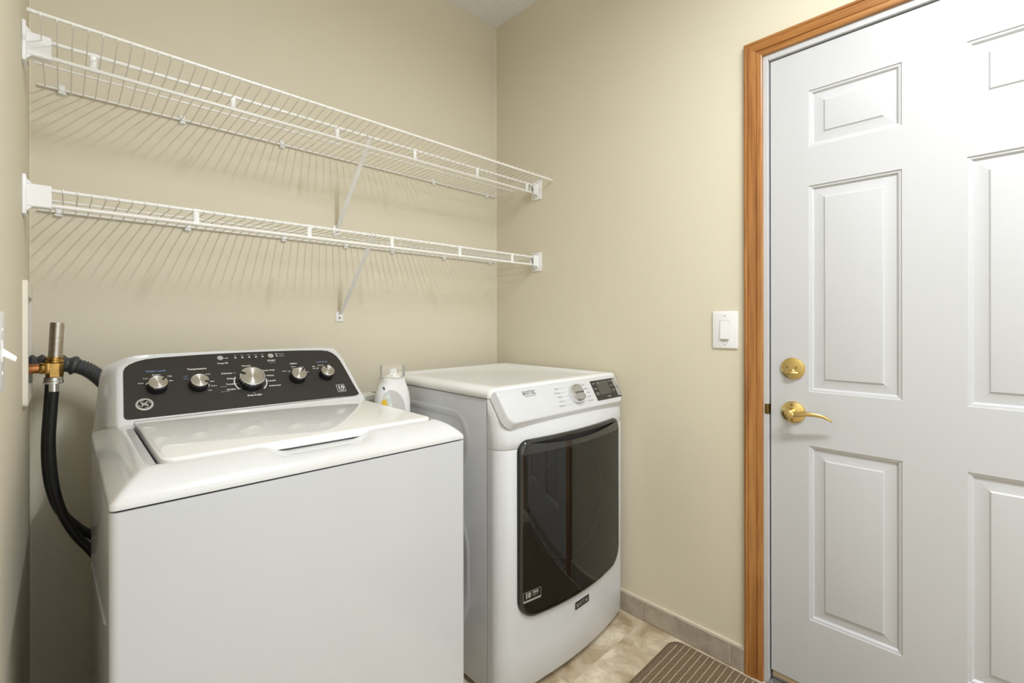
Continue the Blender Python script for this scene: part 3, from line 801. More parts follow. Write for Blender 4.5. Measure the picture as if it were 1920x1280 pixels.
T = lambda u, v_: CF(u, v_, .0017)
def ptext(bm_, st, f, u, v_, size, align='CENTER', off=0.0): text(bm_, st, f, u, v_, size * .68, align, off=off)
bw, bb_ = BM(), BM()
S = .0105
ptext(bb_, 'Water Level', T, -1.5060, .1470, .0125, off=.0002); ptext(bw, 'Temperature', T, -1.4130, .1465, .0125, off=.0003)
for s, u, v_, al in (('Auto', -1.5335, .1090, 'RIGHT'), ('Low', -1.5235, .1240, 'RIGHT'), ('Medium', -1.5050, .1340, 'CENTER'), ('High', -1.4820, .1270, 'LEFT'), ('Max', -1.4800, .1110, 'LEFT'),
                     ('Cold', -1.3950, .1250, 'LEFT'), ('Mild', -1.3870, .0985, 'LEFT'), ('Warm', -1.3880, .0825, 'LEFT'), ('Hot', -1.3960, .0680, 'LEFT'),
                     ('None', -1.1790, .1170, 'RIGHT'), ('Extra', -1.1560, .1330, 'CENTER'), ('Spin', -1.1560, .1245, 'CENTER'), ('Extra', -1.1370, .1290, 'LEFT'), ('Rinse', -1.1340, .1200, 'LEFT'), ('Both', -1.1260, .1080, 'LEFT'),
                     ('Max', -1.0880, .1290, 'RIGHT'), ('Soak', -1.0880, .1205, 'RIGHT'), ('Normal', -1.0700, .1320, 'CENTER'), ('Off', -1.0470, .1300, 'LEFT')):
    ptext(bw, s, T, u, v_, .0085, al, off=.0001)
ptext(bb_, 'Cold', T, -1.4370, .1230, .0085, 'RIGHT', off=.0001); ptext(bb_, 'Plus', T, -1.4370, .1140, .0085, 'RIGHT', off=.0001)
ptext(bw, 'Deep Fill', T, -1.3470, .1620, .0110, off=.0002); ptext(bw, 'START', T, -1.2140, .1630, .0115, off=.0003)
ptext(bw, 'Normal', T, -1.2880, .1475, .0110, off=.0002)
for s, v_ in (('Delicates', .1235), ('Bulky', .1035), ('Towels', .0835), ('Sanitize', .0650)): ptext(bw, s, T, -1.3290, v_, .0108, 'RIGHT', off=.0002)
for s, v_ in (('Quick Wash', .1250), ('Whites', .1045), ('Casuals', .0845), ('Activewear', .0655)): ptext(bw, s, T, -1.2410 if s[0] != 'Q' else -1.2500, v_, .0108, 'LEFT', off=.0002)
ptext(bw, 'Drain & Spin', T, -1.2850, .0375, .0108, off=.0003); ptext(bw, 'Hold', T, -1.2850, .0455, .0050)
ptext(bw, 'Option', T, -1.1530, .1460, .0108, off=.0003); ptext(bb_, 'Wash Boost', T, -1.0620, .1460, .0108, off=.0002)
for i, s in enumerate(('Fill', 'Soak', 'Wash', 'Rinse', 'Spin')):
    u = -1.3110 + i * .0187; ptext(bw, s, T, u, .1900, .0062); poly(bw, arc(u, .1810, .0028, 0, 360, 12)[:-1], T)
for s, v_ in (('Complete', .1890), ('Unlocked', .1805)):
    ptext(bw, s, T, -1.1900, v_, .0066, 'LEFT'); poly(bw, arc(-1.1950, v_, .0024, 0, 360, 12)[:-1], T)
stroke(bw, ((-1.3440, .1810), (-1.3330, .1810)), .0014, T); poly(bw, arc(-1.3325, .1810, .0019, 0, 360, 10)[:-1], T)
for u0, u1, v_ in ((-1.3660, -1.3500, .0765), (-1.3660, -1.3450, .0585), (-1.2230, -1.2040, .1550)): stroke(bw, ((u0, v_), (u1, v_)), .0006, T)
# dial rings, ticks
DK = (-1.2860, .0880)
stroke(bw, arc(*DK, .0425, 152, 216, 14), .0030, T); stroke(bw, arc(*DK, .0425, -46, 8, 14), .0030, T)
for v_, u in ((.1235, -1.3255), (.1035, -1.3285), (.0835, -1.3270), (.0650, -1.3200)): stroke(bw, ((u - .001, v_), (u + .006, v_)), .0011, T)
for v_, u in ((.1045, -1.2450), (.0845, -1.2440), (.0655, -1.2500)): stroke(bw, ((u - .005, v_), (u + .001, v_)), .0011, T)
stroke(bw, ((-1.3260, .064), (-1.3190, .0655)), .0012, T)
stroke(bw, arc(-1.4150, .0930, .0245, -55, -5, 10), .0022, T)
stroke(bw, ((-1.5290, .1040), (-1.5240, .1100)), .0024, T); stroke(bw, ((-1.1740, .1130), (-1.1700, .1180)), .0024, T); stroke(bw, ((-1.0850, .1170), (-1.0800, .1230)), .0024, T)
stroke(bb_, ((-1.4330, .1100), (-1.4290, .1140)), .0014, T)
# warranty mark
for a_, b_ in (((-1.0430, .0180), (-1.0180, .0180)), ((-1.0180, .0180), (-1.0180, .0460)), ((-1.0180, .0460), (-1.0430, .0460)), ((-1.0430, .0460), (-1.0430, .0180))): stroke(bw, (a_, b_), .0013, T)
text(bw, '10', T, -1.0305, .0345, .0185, off=.0006, sx=1.15); text(bw, 'YEAR', T, -1.0305, .0235, .0065, off=.0002)
new_obj('panel_lettering', bw, M['text_white'], con, smooth=None, recalc=False); new_obj('panel_lettering', bb_, M['text_blue'], con, smooth=None, recalc=False, label='blue lettering')
# round buttons
for u, r in ((-1.3510, .0080), (-1.2130, .0082)):
    bm = BM(); lathe(bm, [(r, 0), (r, .0025), (r * .85, .0036), (0, .0040)], CF(u, .1820, .001), nv, 24); new_obj('button', bm, M['button'], con)
# emblem: ring with monogram
E0 = (-1.5365, .0405)
bm = BM(); lathe(bm, [(.0185, 0), (.0185, .0022), (.0175, .0034), (.0140, .0036), (.0130, .0024), (.0, .0024)], CF(*E0, .0008), nv, 40)
em = new_obj('emblem', bm, M['silver'], con, label='round silver emblem with a script monogram')
bm = BM(); lathe(bm, [(.0131, 0), (.0131, .0004), (0, .0004)], CF(*E0, .0034), nv, 36); new_obj('emblem_field', bm, M['knob_side'], em)
bm = BM(); ET = lambda u, v_: CF(E0[0] + u, E0[1] + v_, .0042)
k = .00092
def sp2(pts): return [(p.x * k, p.y * k) for p in spline([(a, b, 0) for a, b in pts], 26)]
stroke(bm, sp2([(-2.2, 3.2), (-4.0, 5.0), (-6.2, 4.0), (-6.4, 1.6), (-4.2, .6), (-1.6, 1.6), (.6, 3.2), (.2, .2), (-1.6, -3.0), (-4.0, -4.4), (-5.6, -3.0), (-4.6, -1.2), (-1.8, -.4), (.8, .4)]), .0019, ET)
stroke(bm, sp2([(5.8, 2.6), (5.2, 4.8), (2.8, 5.0), (1.6, 3.0), (2.6, 1.0), (4.6, .8), (2.2, .2), (.9, -2.0), (1.8, -4.6), (4.4, -5.0), (6.4, -3.4), (6.2, -1.4), (4.6, -1.0), (3.8, -2.2), (4.6, -3.0)]), .0019, ET)
for a0 in (35, 125, 215, 305):
    stroke(bm, sp2([(12 * cos(radians(a0 + d)) * f, 12 * sin(radians(a0 + d)) * f) for d, f in ((-32, .98), (-12, 1.0), (10, .96), (22, .78), (10, .66))]), .0014, ET)
new_obj('monogram', bm, M['silver'], em, smooth=None, recalc=False)
# knobs
def washer_knob(u, v_, r, ang, name='knob', depth=.026):
    bm = BM(); lathe(bm, [(r * 1.13, 0), (r * 1.13, .003), (r * 1.10, depth * .45), (r * 1.03, depth * .80), (r * .98, depth * .86), (0, depth * .86)], CF(u, v_, .001), nv, 48)
    kb = new_obj(name, bm, M['knob_side'], con)
    bm = BM(); lathe(bm, [(r * 1.04, depth * .70), (r * 1.05, depth * .84), (r * 1.02, depth * .97), (r * .97, depth), (r * .90, depth * .985), (r * .885, depth * .95), (r * .6, depth * .90)], CF(u, v_, .001), nv, 48, cap=False)
    new_obj('rim', bm, M['chrome'], kb, smooth=40)
    # spun-metal face, modelled in its own frame so that its local Y axis is the spin axis
    n = 48; bm = BM()
    rr = [.02, .3, .6, .88]
    rings = [[(r * q * cos(2 * pi * j / n), 0, -r * q * sin(2 * pi * j / n)) for j in range(n)] for q in rr]
    ring_loft(bm, rings, True, False); 
    fo = new_obj('dial_face', bm, M['spun'], kb, smooth=60, center=False)
    yax = nv; xax = Vector((1, 0, 0)); zax = xax.cross(yax)
    fo.rotation_euler = Matrix((xax, yax, zax)).transposed().to_euler()
    place(fo, CF(u, v_, .001 + depth * .965), kb)
    bm = BM(); d = Vector((cos(radians(ang)), sin(radians(ang)))); pn = Vector((-d.y, d.x))
    c = Vector((u, v_)); hw = r * .075
    pts = [c + d * r * .60 + pn * hw, c + d * r * 1.04 + pn * hw * 1.2, c + d * r * 1.04 - pn * hw * 1.2, c + d * r * .60 - pn * hw]
    prism(bm, [tuple(p) for p in pts], lambda a, b, dd: CF(a, b, dd), .001 + depth * .9, .0022 + depth); new_obj('pointer', bm, M['knob_side'], kb)
    return kb
washer_knob(-1.5065, .0910, .0196, 38)
washer_knob(-1.4155, .0875, .0204, -22)
washer_knob(DK[0], DK[1], .0325, 152, 'cycle_dial', .028)
washer_knob(-1.1545, .0870, .0208, 42)
washer_knob(-1.0640, .0895, .0200, 96)

# ------------------------------------------------------------------ dryer
DXL, DXR = -.716, -.018
DC = -.373
dry = thing('dryer', (DC, -.46, 0), 'white front-load dryer with smoked glass door in the corner', 'dryer')
SEAM = -.745
DB = -.100
bm = BM(); box(bm, DXL, DXR, SEAM, DB, .020, .9535, .003); new_obj('cabinet', bm, M['cabinet'], dry)
# stamped relief on the side panel
bm = BM()
for (y0, y1, z0, z1, r) in ((-.66, -.16, .70, .90, .09), (-.66, -.16, .08, .64, .22)):
    o_ = rrect(y0, y1, z0, z1, r, 10)
    rg = []
    for ins, d in ((0, 0), (.006, .0025), (.020, .0032), (.028, .0004)):
        rg.append([(DXL - d, y, z) for y, z in rrect(y0 + ins, y1 - ins, z0 + ins, z1 - ins, r - ins, 10)])
    ring_loft(bm, rg, False, False)
new_obj('side_relief', bm, M['cabinet'], dry, smooth=60)
for x in (DXL + .06, DXR - .06):
    for y in (SEAM - .02, DB - .06):
        bm = BM(); lathe(bm, [(.020, 0), (.022, .004), (.022, .010), (.012, .013), (.012, .024)], (x, y, .0005), (0, 0, 1), 16); new_obj('foot', bm, M['rubber'], dry)
# front shell
def plan(yf, kk, rc, z, rx=None, n=64):
    rx = rx or rc
    pts = [(DXL + .0006, SEAM - .003, z)]
    for i in range(n + 1):
        t = i / n; a = (1 - cos(pi * t)) / 2; x = DXL + (DXR - DXL) * a
        y = yf + kk * (x - DC) ** 2
        dd = min(x - DXL, DXR - x)
        if dd < rx: y += rc * (1 - sqrt(max(0, 1 - (1 - dd / rx) ** 2)))
        pts.append((x, min(y, SEAM - .004), z))
    pts.append((DXR - .0006, SEAM - .003, z))
    return pts
def shell(name, prof):
    bm = BM(); ring_loft(bm, [plan(*p) for p in prof]); return new_obj(name, bm, M['white_enamel'], dry, smooth=45)
shell('lower_front', [(-.826, .33, .038, .0200, .052), (-.840, .34, .038, .0230, .052), (-.848, .35, .038, .035, .052), (-.849, .35, .038, .15, .052), (-.849, .35, .038, .30, .052), (-.849, .35, .038, .7955, .052), (-.8475, .35, .038, .7975, .052)])
shell('upper_front', [(-.8475, .35, .038, .7985, .052), (-.849, .35, .038, .8000, .052), (-.848, .34, .039, .825, .053), (-.838, .26, .041, .845, .056), (-.822, .14, .045, .862, .06), (-.810, .05, .046, .874, .06), (-.806, .02, .046, .884, .06), (-.803, .0, .046, .895, .06),
                      (-.792, 0, .045, .92, .06), (-.777, 0, .038, .945, .055), (-.766, 0, .028, .962, .045), (-.760, 0, .02, .972, .04), (-.752, 0, .010, .979, .02)])
# top panel with sunken middle
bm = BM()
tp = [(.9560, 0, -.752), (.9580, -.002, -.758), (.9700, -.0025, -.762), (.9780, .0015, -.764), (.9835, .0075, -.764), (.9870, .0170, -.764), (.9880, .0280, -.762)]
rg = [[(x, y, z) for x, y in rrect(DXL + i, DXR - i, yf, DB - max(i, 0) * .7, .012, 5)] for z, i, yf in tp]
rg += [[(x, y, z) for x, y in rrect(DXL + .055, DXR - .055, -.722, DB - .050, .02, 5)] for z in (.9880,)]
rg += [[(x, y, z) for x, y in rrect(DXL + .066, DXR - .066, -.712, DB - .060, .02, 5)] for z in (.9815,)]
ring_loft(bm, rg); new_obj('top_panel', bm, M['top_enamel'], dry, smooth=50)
# control console
A2 = Vector((0, -.826, .892)); B2 = Vector((0, -.773, .984)); d2 = (B2 - A2).normalized(); n2 = Vector((0, -d2.z, d2.y))
def DF(u, v_, d=0.0):
    p = A2 + d2 * v_ + n2 * d
    return Vector((u, p.y, p.z))
CO = rrect(-.7030, -.0430, -.0110, .1035, [.032, .032, .006, .006], 8)
CO = [(u + (.014 if u < DC else -.014) * (1 - min(1, max(0, v_ / .1))) * .9 - .0, v_) for u, v_ in CO]
def ins(pts, i): return [(DC + (u - DC) * (1 - i / .33), .046 + (v_ - .046) * (1 - i / .057)) for u, v_ in pts]
bm = BM(); ring_loft(bm, [[DF(u, v_, -.026) for u, v_ in ins(CO, -.010)], [DF(u, v_, -.0125) for u, v_ in ins(CO, -.003)], [DF(u, v_, -.005) for u, v_ in ins(CO, .0)], [DF(u, v_, -.0012) for u, v_ in ins(CO, .0025)], [DF(u, v_, 0) for u, v_ in ins(CO, .007)]])
dcon = new_obj('console', bm, M['white_enamel'], dry, smooth=50)
DT = lambda u, v_: DF(u, v_, .0006)
bm = BM(); x1 = serif_word(bm, 'MAYTAG', DT, -.5935, .0750, .0150, .77); text(bm, 'COMMERCIAL TECHNOLOGY', DT, -.5600, .0700, .0042, sx=1.0); new_obj('logo_lettering', bm, M['text_dark'], dcon, smooth=None, recalc=False)
bm = BM()
KD = (-.3360, .0480)
for i, (s, w) in enumerate((('Regular', 0), ('Heavy Duty', 0), ('Whites', 0), ('Towels', 0), ('Bulky Items', 0))):
    v_ = .0800 - i * .0160; u = -.4130 + abs(i - 2) * .0
    text(bm, s, DT, u, v_, .0064, 'RIGHT', off=.0001); stroke(bm, ((u + .003, v_), (-.370 + (.012 if i in (0, 4) else 0), v_ + (.0 if i < 4 else .002))), .0004, DT)
for i, s in enumerate(('Quick Dry', 'Delicates', 'Air Only', 'Normal', 'Timed Dry')):
    v_ = .0800 - i * .0160; u = (-.2860, -.2720, -.2690, -.2720, -.2740)[i]
    text(bm, s, DT, u, v_, .0060, 'LEFT', off=.0001); stroke(bm, ((-.300 - (.010 if i in (0, 4) else 0), v_), (u - .003, v_)), .0004, DT)
new_obj('cycle_lettering', bm, M['text_grey'], dcon, smooth=None, recalc=False)
# dial
bm = BM(); lathe(bm, [(.0340, 0), (.0345, .002), (.0340, .018), (.0325, .0225), (.0300, .0235), (.0293, .0230)], DF(*KD, .0003), n2, 48, cap=False); kd = new_obj('cycle_dial', bm, M['chrome'], dcon, smooth=40)
bm = BM(); lathe(bm, [(.0296, .0205), (.0290, .0232), (.0284, .0236)], DF(*KD, .0003), n2, 48, cap=False); new_obj('dark_rim', bm, M['knob_side'], kd)
bm = BM(); lathe(bm, [(.0286, .0200), (.0282, .0236), (0, .0240)], DF(*KD, .0003), n2, 48); new_obj('dial_face', bm, M['knob_face'], kd)
bm = BM(); text(bm, 'EXTRA POWER', lambda u, v_: DF(u, v_, .0247), KD[0], KD[1], .0070, off=.0004, sx=.95); new_obj('dial_lettering', bm, M['text_dark'], kd, smooth=None, recalc=False)
# display
bm = BM(); prism(bm, rrect(-.2220, -.0590, .0080, .0895, .004, 4), lambda u, v_, d: DF(u + (v_ - .05) * .0, v_, d), -.001, .0010); ds = new_obj('display_panel', bm, M['display'], dcon)
bm = BM(); prism(bm, rrect(-.1880, -.1145, .0300, .0840, .001, 2), DF, .0005, .0014); new_obj('lcd_screen', bm, M['lcd'], ds)
bm = BM(); D3 = lambda u, v_: DF(u, v_, .0016)
for s, u, v_, sz in (('Temp', -.2060, .0770, .0062), ('Dryness', -.2055, .0560, .0058), ('Wrinkle', -.2050, .0385, .0055), ('Control', -.2050, .0325, .0055), ('More Time', -.0960, .0790, .0054), ('Less Time', -.0960, .0610, .0050), ('Cycle', -.0960, .0430, .0052), ('Signal', -.0960, .0375, .0052), ('Settings', -.1400, .0190, .0062)):
    text(bm, s, D3, u, v_, sz)
for r in (rrect(-.0790, -.0640, .0520, .0850, .004, 4), rrect(-.0790, -.0640, .0150, .0480, .004, 4)):
    stroke(bm, r + [r[0]], .0014, D3)
stroke(bm, ((-.0735, .063), (-.0695, .0685), (-.0735, .074)), .0012, D3); stroke(bm, ((-.0735, .026), (-.0695, .026), (-.0695, .037), (-.0735, .037)), .0012, D3)
new_obj('display_lettering', bm, M['text_white'], ds, smooth=None, recalc=False)
bm = BM()
for u, v_ in ((-.184, .076), (-.184, .055), (-.184, .036)): text(bm, 'H M L' if v_ > .06 else '--', lambda a, b: DF(a, b, .0017), u, v_, .0050, 'LEFT')
new_obj('lcd_marks', bm, M['text_white'], ds, smooth=None, recalc=False)
for v0 in (.0520, .0150):
    bm = BM(); prism(bm, rrect(-.0785, -.0645, v0 + .0005, v0 + .0325, .0035, 4), DF, .0005, .0014); new_obj('touch_button', bm, M['knob_face'], ds)

# smoked door
YD, KD2 = -.862, .35
OX0, OX1, OZ0, OZ1 = -.655, -.100, .259, .824
def dface(x, off=0.0): return YD + KD2 * (x - DC) ** 2 + off
def zt(x, i=0.0):
    a, b = OX0 + i, OX1 - i; r = .040; d = min(x - a, b - x)
    return OZ1 - i - (r - sqrt(max(0, r * r - (r - d) ** 2)) if d < r else 0)
def zb(x, i=0.0):
    a, b = OX0 + i, OX1 - i; r = .062; d = min(x - a, b - x); s = (x - DC) / .285
    return OZ0 + i - .012 * (1 - s * s) + (r - sqrt(max(0, r * r - (r - d) ** 2)) if d < r else 0)
def cols(i, n=44):
    return [OX0 + i + (OX1 - OX0 - 2 * i) * (1 - cos(pi * t / n)) / 2 for t in range(n + 1)]
def outline(i, off):
    c = cols(i); c[0] += 1e-5; c[-1] -= 1e-5
    return [(x, dface(x, off), zb(x, i)) for x in c] + [(x, dface(x, off), zt(x, i)) for x in reversed(c)]
ddoor = BM(); ring_loft(ddoor, [outline(0, .034), outline(0, .008), outline(.0015, .003), outline(.005, .0), outline(.010, -.001), outline(.011, .004), outline(.013, .012)], False, False)
ddoor = new_obj('dryer_door', ddoor, M['door_black'], dry, smooth=50, label='smoked glass dryer door')
def grid(bm, lo, hi, off, rows, i=0.0103, x0=None, x1=None):
    c = cols(i); c[0] += 1e-5; c[-1] -= 1e-5
    if x0 is not None: c = [x0 + (x1 - x0) * t / 40 for t in range(41)]
    g = [[bm.verts.new((x, dface(x, off), lo(x) + (hi(x) - lo(x)) * k / rows)) for k in range(rows + 1)] for x in c]
    for a, b in zip(g, g[1:]):
        for k in range(rows):
            bm.faces.new((a[k], b[k], b[k + 1], a[k + 1]))
ZBAND = lambda x: .7800 - .0040 * (1 - ((x - DC) / .285) ** 2)
bm = BM(); grid(bm, lambda x: zb(x, .0103), lambda x: ZBAND(x) - .0012, -.0008, 10); gl = new_obj('glass_pane', bm, M['dark_glass'], ddoor, smooth=60)
bm = BM(); grid(bm, lambda x: zb(x, .0125) , lambda x: ZBAND(x), .0085, 6, .0125); new_obj('inner_panel', bm, M['inner_dark'], ddoor, smooth=60)
# handle band with crescent grip
SX0, SX1 = -.612, -.135
def slot(x):
    s = (x - (SX0 + SX1) / 2) / ((SX1 - SX0) / 2)
    return .8130 - .0175 * max(0, 1 - s * s) if abs(s) < 1 else .8130
bm = BM()
grid(bm, ZBAND, lambda x: min(zt(x, .0103), slot(x)), -.0012, 3)
# grip lip rolls inwards
c = [SX0 + (SX1 - SX0) * t / 40 for t in range(41)]
ring_loft(bm, [[(x, dface(x, o), slot(x) - dz) for x in c] for o, dz in ((-.0012, 0), (.0020, .0008), (.0045, .0035), (.0070, .012))], False, False, closed=False)
new_obj('handle_band', bm, M['door_band'], ddoor, smooth=50)
bm = BM(); grid(bm, lambda x: slot(x) - .012, lambda x: min(zt(x, .0103), .8165), .0110, 2, 0, SX0 - .03, SX1 + .03); new_obj('grip_recess', bm, M['black_gap'], ddoor, smooth=60)
bm = BM(); grid(bm, lambda x: .8135, lambda x: zt(x, .0085), -.0005, 1, 0, OX0 + .03, OX1 - .03); new_obj('top_rim', bm, M['door_black'], ddoor, smooth=60)
# porthole ring behind the glass
bm = BM()
c0 = (-.425, .585); R0 = .185
pa = [(c0[0] + R0 * cos(a), dface(c0[0] + R0 * cos(a), .0055), c0[1] + R0 * sin(a)) for a in [2 * pi * i / 72 for i in range(73)]]
tube(bm, pa, .0022, 6, cap=False); new_obj('porthole_ring', bm, M['inner_ring'], ddoor, smooth=60)
# sticker on the glass
def GF(u, v_): return (u, dface(u, -.0016), v_)
bm = BM()
s0, s1, t0, t1 = -.6430, -.5740, .3130, .3450
r = rrect(s0, s1, t0, t1, .002, 2); stroke(bm, r + [r[0]], .0012, GF)
text(bm, '10', GF, -.6255, .3325, .0225, off=.0016); text(bm, 'YEAR', GF, -.6090, .3375, .0100, 'LEFT', off=.0007, sx=1.05)
for i, s in enumerate(('LIMITED PARTS', 'WARRANTY')): text(bm, s, GF, -.6090, .3305 - i * .0046, .0042, 'LEFT')
poly(bm, [(s0 + .001, t0 + .001), (s1 - .001, t0 + .001), (s1 - .001, t0 + .0060), (s0 + .001, t0 + .0060)], GF)
new_obj('warranty_sticker', bm, M['silver'], ddoor, smooth=None, recalc=False)
# maker's badge on the lower front
def LF(u, v_, d=0.0): return (u, -.849 + .35 * (u - DC) ** 2 - d, v_)
b0 = (-.4000, -.3180, .1930, .2200)
bm = BM(); prism(bm, rrect(*b0, .0015, 2, 4), LF, -.002, .0025); bd = new_obj('badge', bm, M['chrome'], dry)
bm = BM(); prism(bm, rrect(b0[0] + .0022, b0[1] - .0022, b0[2] + .0022, b0[3] - .0022, .001, 2, 4), LF, .001, .0029); new_obj('badge_field', bm, M['knob_side'], bd)
bm = BM(); serif_word(bm, 'MAYTAG', lambda u, v_: LF(u, v_, .0033), b0[0] + .0055, b0[2] + .0065, .0140, .955); new_obj('badge_lettering', bm, M['silver'], bd, smooth=None, recalc=False)

# ------------------------------------------------------------------ between the machines
cart = thing('storage_cart', (-.828, -.33, 0), 'slim white storage cart standing between washer and dryer', 'cart')
for z in (.12, .45, .775):
    bm = BM(); box(bm, -.915, -.735, -.56, -.10, z, z + .015, .004); box(bm, -.915, -.911, -.56, -.10, z + .014, z + .05, .0015, 1); box(bm, -.739, -.735, -.56, -.10, z + .014, z + .05, .0015, 1); new_obj('tray', bm, M['cart'], cart)
for x in (-.912, -.738):
    for y in (-.555, -.105):
        bm = BM(); tube(bm, [(x, y, .04), (x, y, .80)], .006, 10); new_obj('post', bm, M['cart'], cart)
        bm = BM(); lathe(bm, [(.018, -.009), (.02, -.006), (.02, .006), (.018, .009)], (x, y, .0205), (1, 0, 0), 16); new_obj('caster', bm, M['rubber'], cart)

BX, BY, BZ = -.830, -.360, .7905
bot = thing('detergent_bottle', (BX, BY, BZ), 'white detergent bottle with clear cap between washer and dryer', 'bottle')
prof = [(.000, .056, .034), (.004, .062, .040), (.02, .065, .043), (.085, .066, .044), (.115, .0655, .044), (.140, .0635, .043), (.160, .0595, .042), (.175, .0540, .041), (.187, .0480, .040), (.194, .0450, .0405), (.200, .0440, .041), (.212, .0435, .0415), (.2135, .0405, .039)]
NB = 40
def ell(a, b, ang): # slightly squared ellipse
    c, s = cos(ang), sin(ang); e = .85
    return (a * math.copysign(abs(c) ** e, c), b * math.copysign(abs(s) ** e, s))
bm = BM(); ring_loft(bm, [[(BX + ell(a, b, 2 * pi * k / NB)[0], BY + ell(a, b, 2 * pi * k / NB)[1], BZ + h) for k in range(NB)] for h, a, b in prof]); new_obj('body', bm, M['bottle'], bot, smooth=60)
bm = BM(); lathe(bm, [(.0435, .208), (.0440, .209), (.0435, .2520), (.0425, .2545), (0, .2545)], (BX, BY, BZ), (0, 0, 1), 32); new_obj('cap', bm, M['clear'], bot)
bm = BM(); lathe(bm, [(.030, .2130), (.028, .2160), (.016, .2200), (.0135, .2400), (.011, .2420), (0, .2425)], (BX, BY, BZ), (0, 0, 1), 24); new_obj('spout', bm, M['bottle'], bot)
def bsurf(u, v_, off=.0012):   # u across, v up -> front surface of the body
    h = v_
    for (h0, a0, b0_), (h1, a1, b1_) in zip(prof, prof[1:]):
        if h0 <= h <= h1: t = (h - h0) / (h1 - h0 + 1e-9); a = a0 + (a1 - a0) * t; b = b0_ + (b1_ - b0_) * t; break
    q = min(.999, abs(u / a)); y = b * (1 - q ** (2 / .85)) ** (.85 / 2)
    return Vector((BX + u, BY - y - off, BZ + v_))
def patch(name, pts_lo, pts_hi, matl, off):
    bm = BM(); g = []
    for (u0, v0), (u1, v1) in zip(pts_lo, pts_hi):
        g.append([bm.verts.new(bsurf(u0 + (u1 - u0) * k / 6, v0 + (v1 - v0) * k / 6, off)) for k in range(7)])
    for a, b in zip(g, g[1:]):
        for k in range(6): bm.faces.new((a[k], b[k], b[k + 1], a[k + 1]))
    return new_obj(name, bm, matl, bot, smooth=60)
us = [-.050 + .078 * i / 24 for i in range(25)]
patch('grip_recess', [(u, .060) for u in us], [(u, .074 + .098 * sqrt(max(0, 1 - ((u + .032) / .062) ** 2)) * (1 if u > -.032 else sqrt(max(.0, 1 - ((u + .032) / .020) ** 2)) if u > -.052 else 0)) for u in us], M['grip'], .0010)
us = [-.056 + .030 * i / 14 for i in range(15)]
patch('label', [(u, .060) for u in us], [(u, .085 + .080 * sqrt(max(0, 1 - ((u + .042) / .018) ** 2))) for u in us], M['pastel'], .0018)
us = [-.0590 + .018 * i / 14 for i in range(15)]
patch('label_flower', [(u, .100) for u in us], [(u, .105 + .036 * sqrt(max(0, 1 - ((u + .050) / .0095) ** 2))) for u in us], M['yellow'], .0024)
us = [-.0490 + .0045 * i / 10 for i in range(11)]
patch('round_mark', [(u, .177 - .0055 * sqrt(max(0, 1 - ((u + .04675) / .0023) ** 2))) for u in us], [(u, .177 + .0055 * sqrt(max(0, 1 - ((u + .04675) / .0023) ** 2))) for u in us], M['navy'], .0016)
bm = BM()
for u, w, h in ((-.016, .0012, .240), (-.004, .0012, .242), (.010, .008, .240), (-.024, .010, .222), (.022, .012, .222), (-.020, .0012, .236), (.018, .0012, .238)):
    y = BY - sqrt(.0445 ** 2 - u * u); box(bm, BX + u - w / 2, BX + u + w / 2, y - .0004, y, BZ + h - .0012 - (.006 if w < .002 else 0), BZ + h + .0004)
new_obj('cap_markings', bm, M['text_grey'], bot, smooth=None)

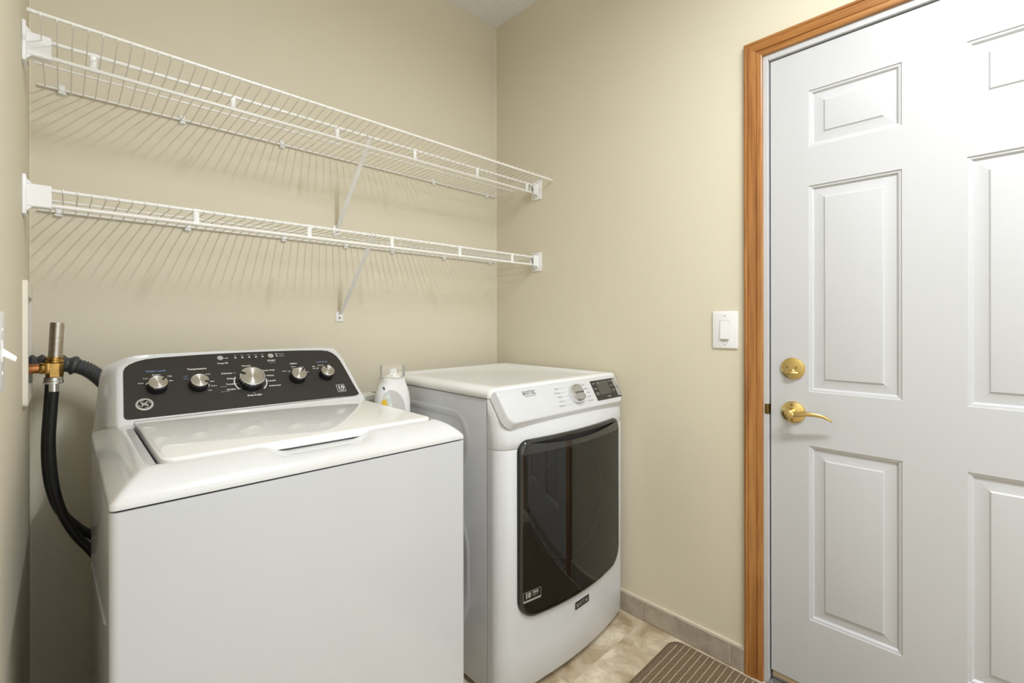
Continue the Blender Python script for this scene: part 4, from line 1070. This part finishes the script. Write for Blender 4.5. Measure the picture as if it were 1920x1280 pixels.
car = thing('carton', (-.862, -.205, .7905), 'small printed white and grey carton behind the detergent bottle', 'carton')
bm = BM(); box(bm, -.905, -.822, -.240, -.170, .7905, .9270, .002, 1); box(bm, -.822, -.800, -.240, -.170, .7905, .9265, .002, 1)
bm.faces.ensure_lookup_table()
for f_ in bm.faces:
    if all(v_.co.x > -.8235 for v_ in f_.verts): f_.material_index = 1
new_obj('box_body', bm, [M['carton'], M['carton_side']], car)
bm = BM(); CT = lambda u, v_: (u, -.2405, v_)
for i in range(16):
    u = -.900 + i * .0050; h = random.uniform(.006, .022); z = .913 - random.uniform(.0, .012); stroke(bm, ((u, z), (u + random.uniform(-.001, .001), z - h)), random.uniform(.0008, .0022), CT)
stroke(bm, ((-.904, .9185), (-.823, .9185)), .0008, CT)
new_obj('box_print', bm, M['text_dark'], car, smooth=None, recalc=False)

# ------------------------------------------------------------------ door mat
MX0, MX1, MY0, MY1 = -.62, -.030, -2.02, -1.026
mt_ = thing('door_mat', (-.32, -1.5, 0), 'brown ribbed door mat with thin beige lines before the door', 'mat')
bm = BM(); o_ = rrect(MX0, MX1, MY0, MY1, .042, 6); ring_loft(bm, [[(x, y, .0004) for x, y in o_], [(x, y, .006) for x, y in o_], [(x, y, .0078) for x, y in rrect(MX0 + .003, MX1 - .003, MY0 + .003, MY1 - .003, .040, 6)]]); new_obj('mat_base', bm, M['mat_base'], mt_)
P = .0215; y = MY1 - .010
while y - P > MY0 + .004:
    def xe(yy):
        d = min(MY1 - .008 - yy, yy - MY0 - .008); r = .036
        return (r - sqrt(max(0, r * r - (r - d) ** 2))) if d < r else 0
    e = max(xe(y - .002), xe(y - P + .006)) + .008
    bm = BM(); box(bm, MX0 + e, MX1 - e, y - P + .0048, y, .0070, .0125, .002, 1); new_obj('rib', bm, M['mat_rib'], mt_)
    bm = BM(); box(bm, MX0 + e, MX1 - e, y - P + .0004, y - P + .0042, .0070, .0110, .001, 1); new_obj('rib_line', bm, M['mat_line'], mt_)
    y -= P

# ------------------------------------------------------------------ ceiling lamp (behind the camera)
lamp = thing('ceiling_lamp', (*LAMP, CEIL), 'long suspended white ceiling lamp with an added upward fill light', 'lamp')
bm = BM(); box(bm, LAMP[0] - .06, LAMP[0] + .06, LAMP[1] - .58, LAMP[1] + .58, 2.562, 2.598, .006); new_obj('housing', bm, M['plastic'], lamp)
for dy in (-.4, .4):
    bm = BM(); lathe(bm, [(.006, -.19), (.006, -.006), (.03, -.005), (.03, -.0005)], (LAMP[0], LAMP[1] + dy, CEIL), (0, 0, 1), 16); new_obj('stem', bm, M['plastic'], lamp)
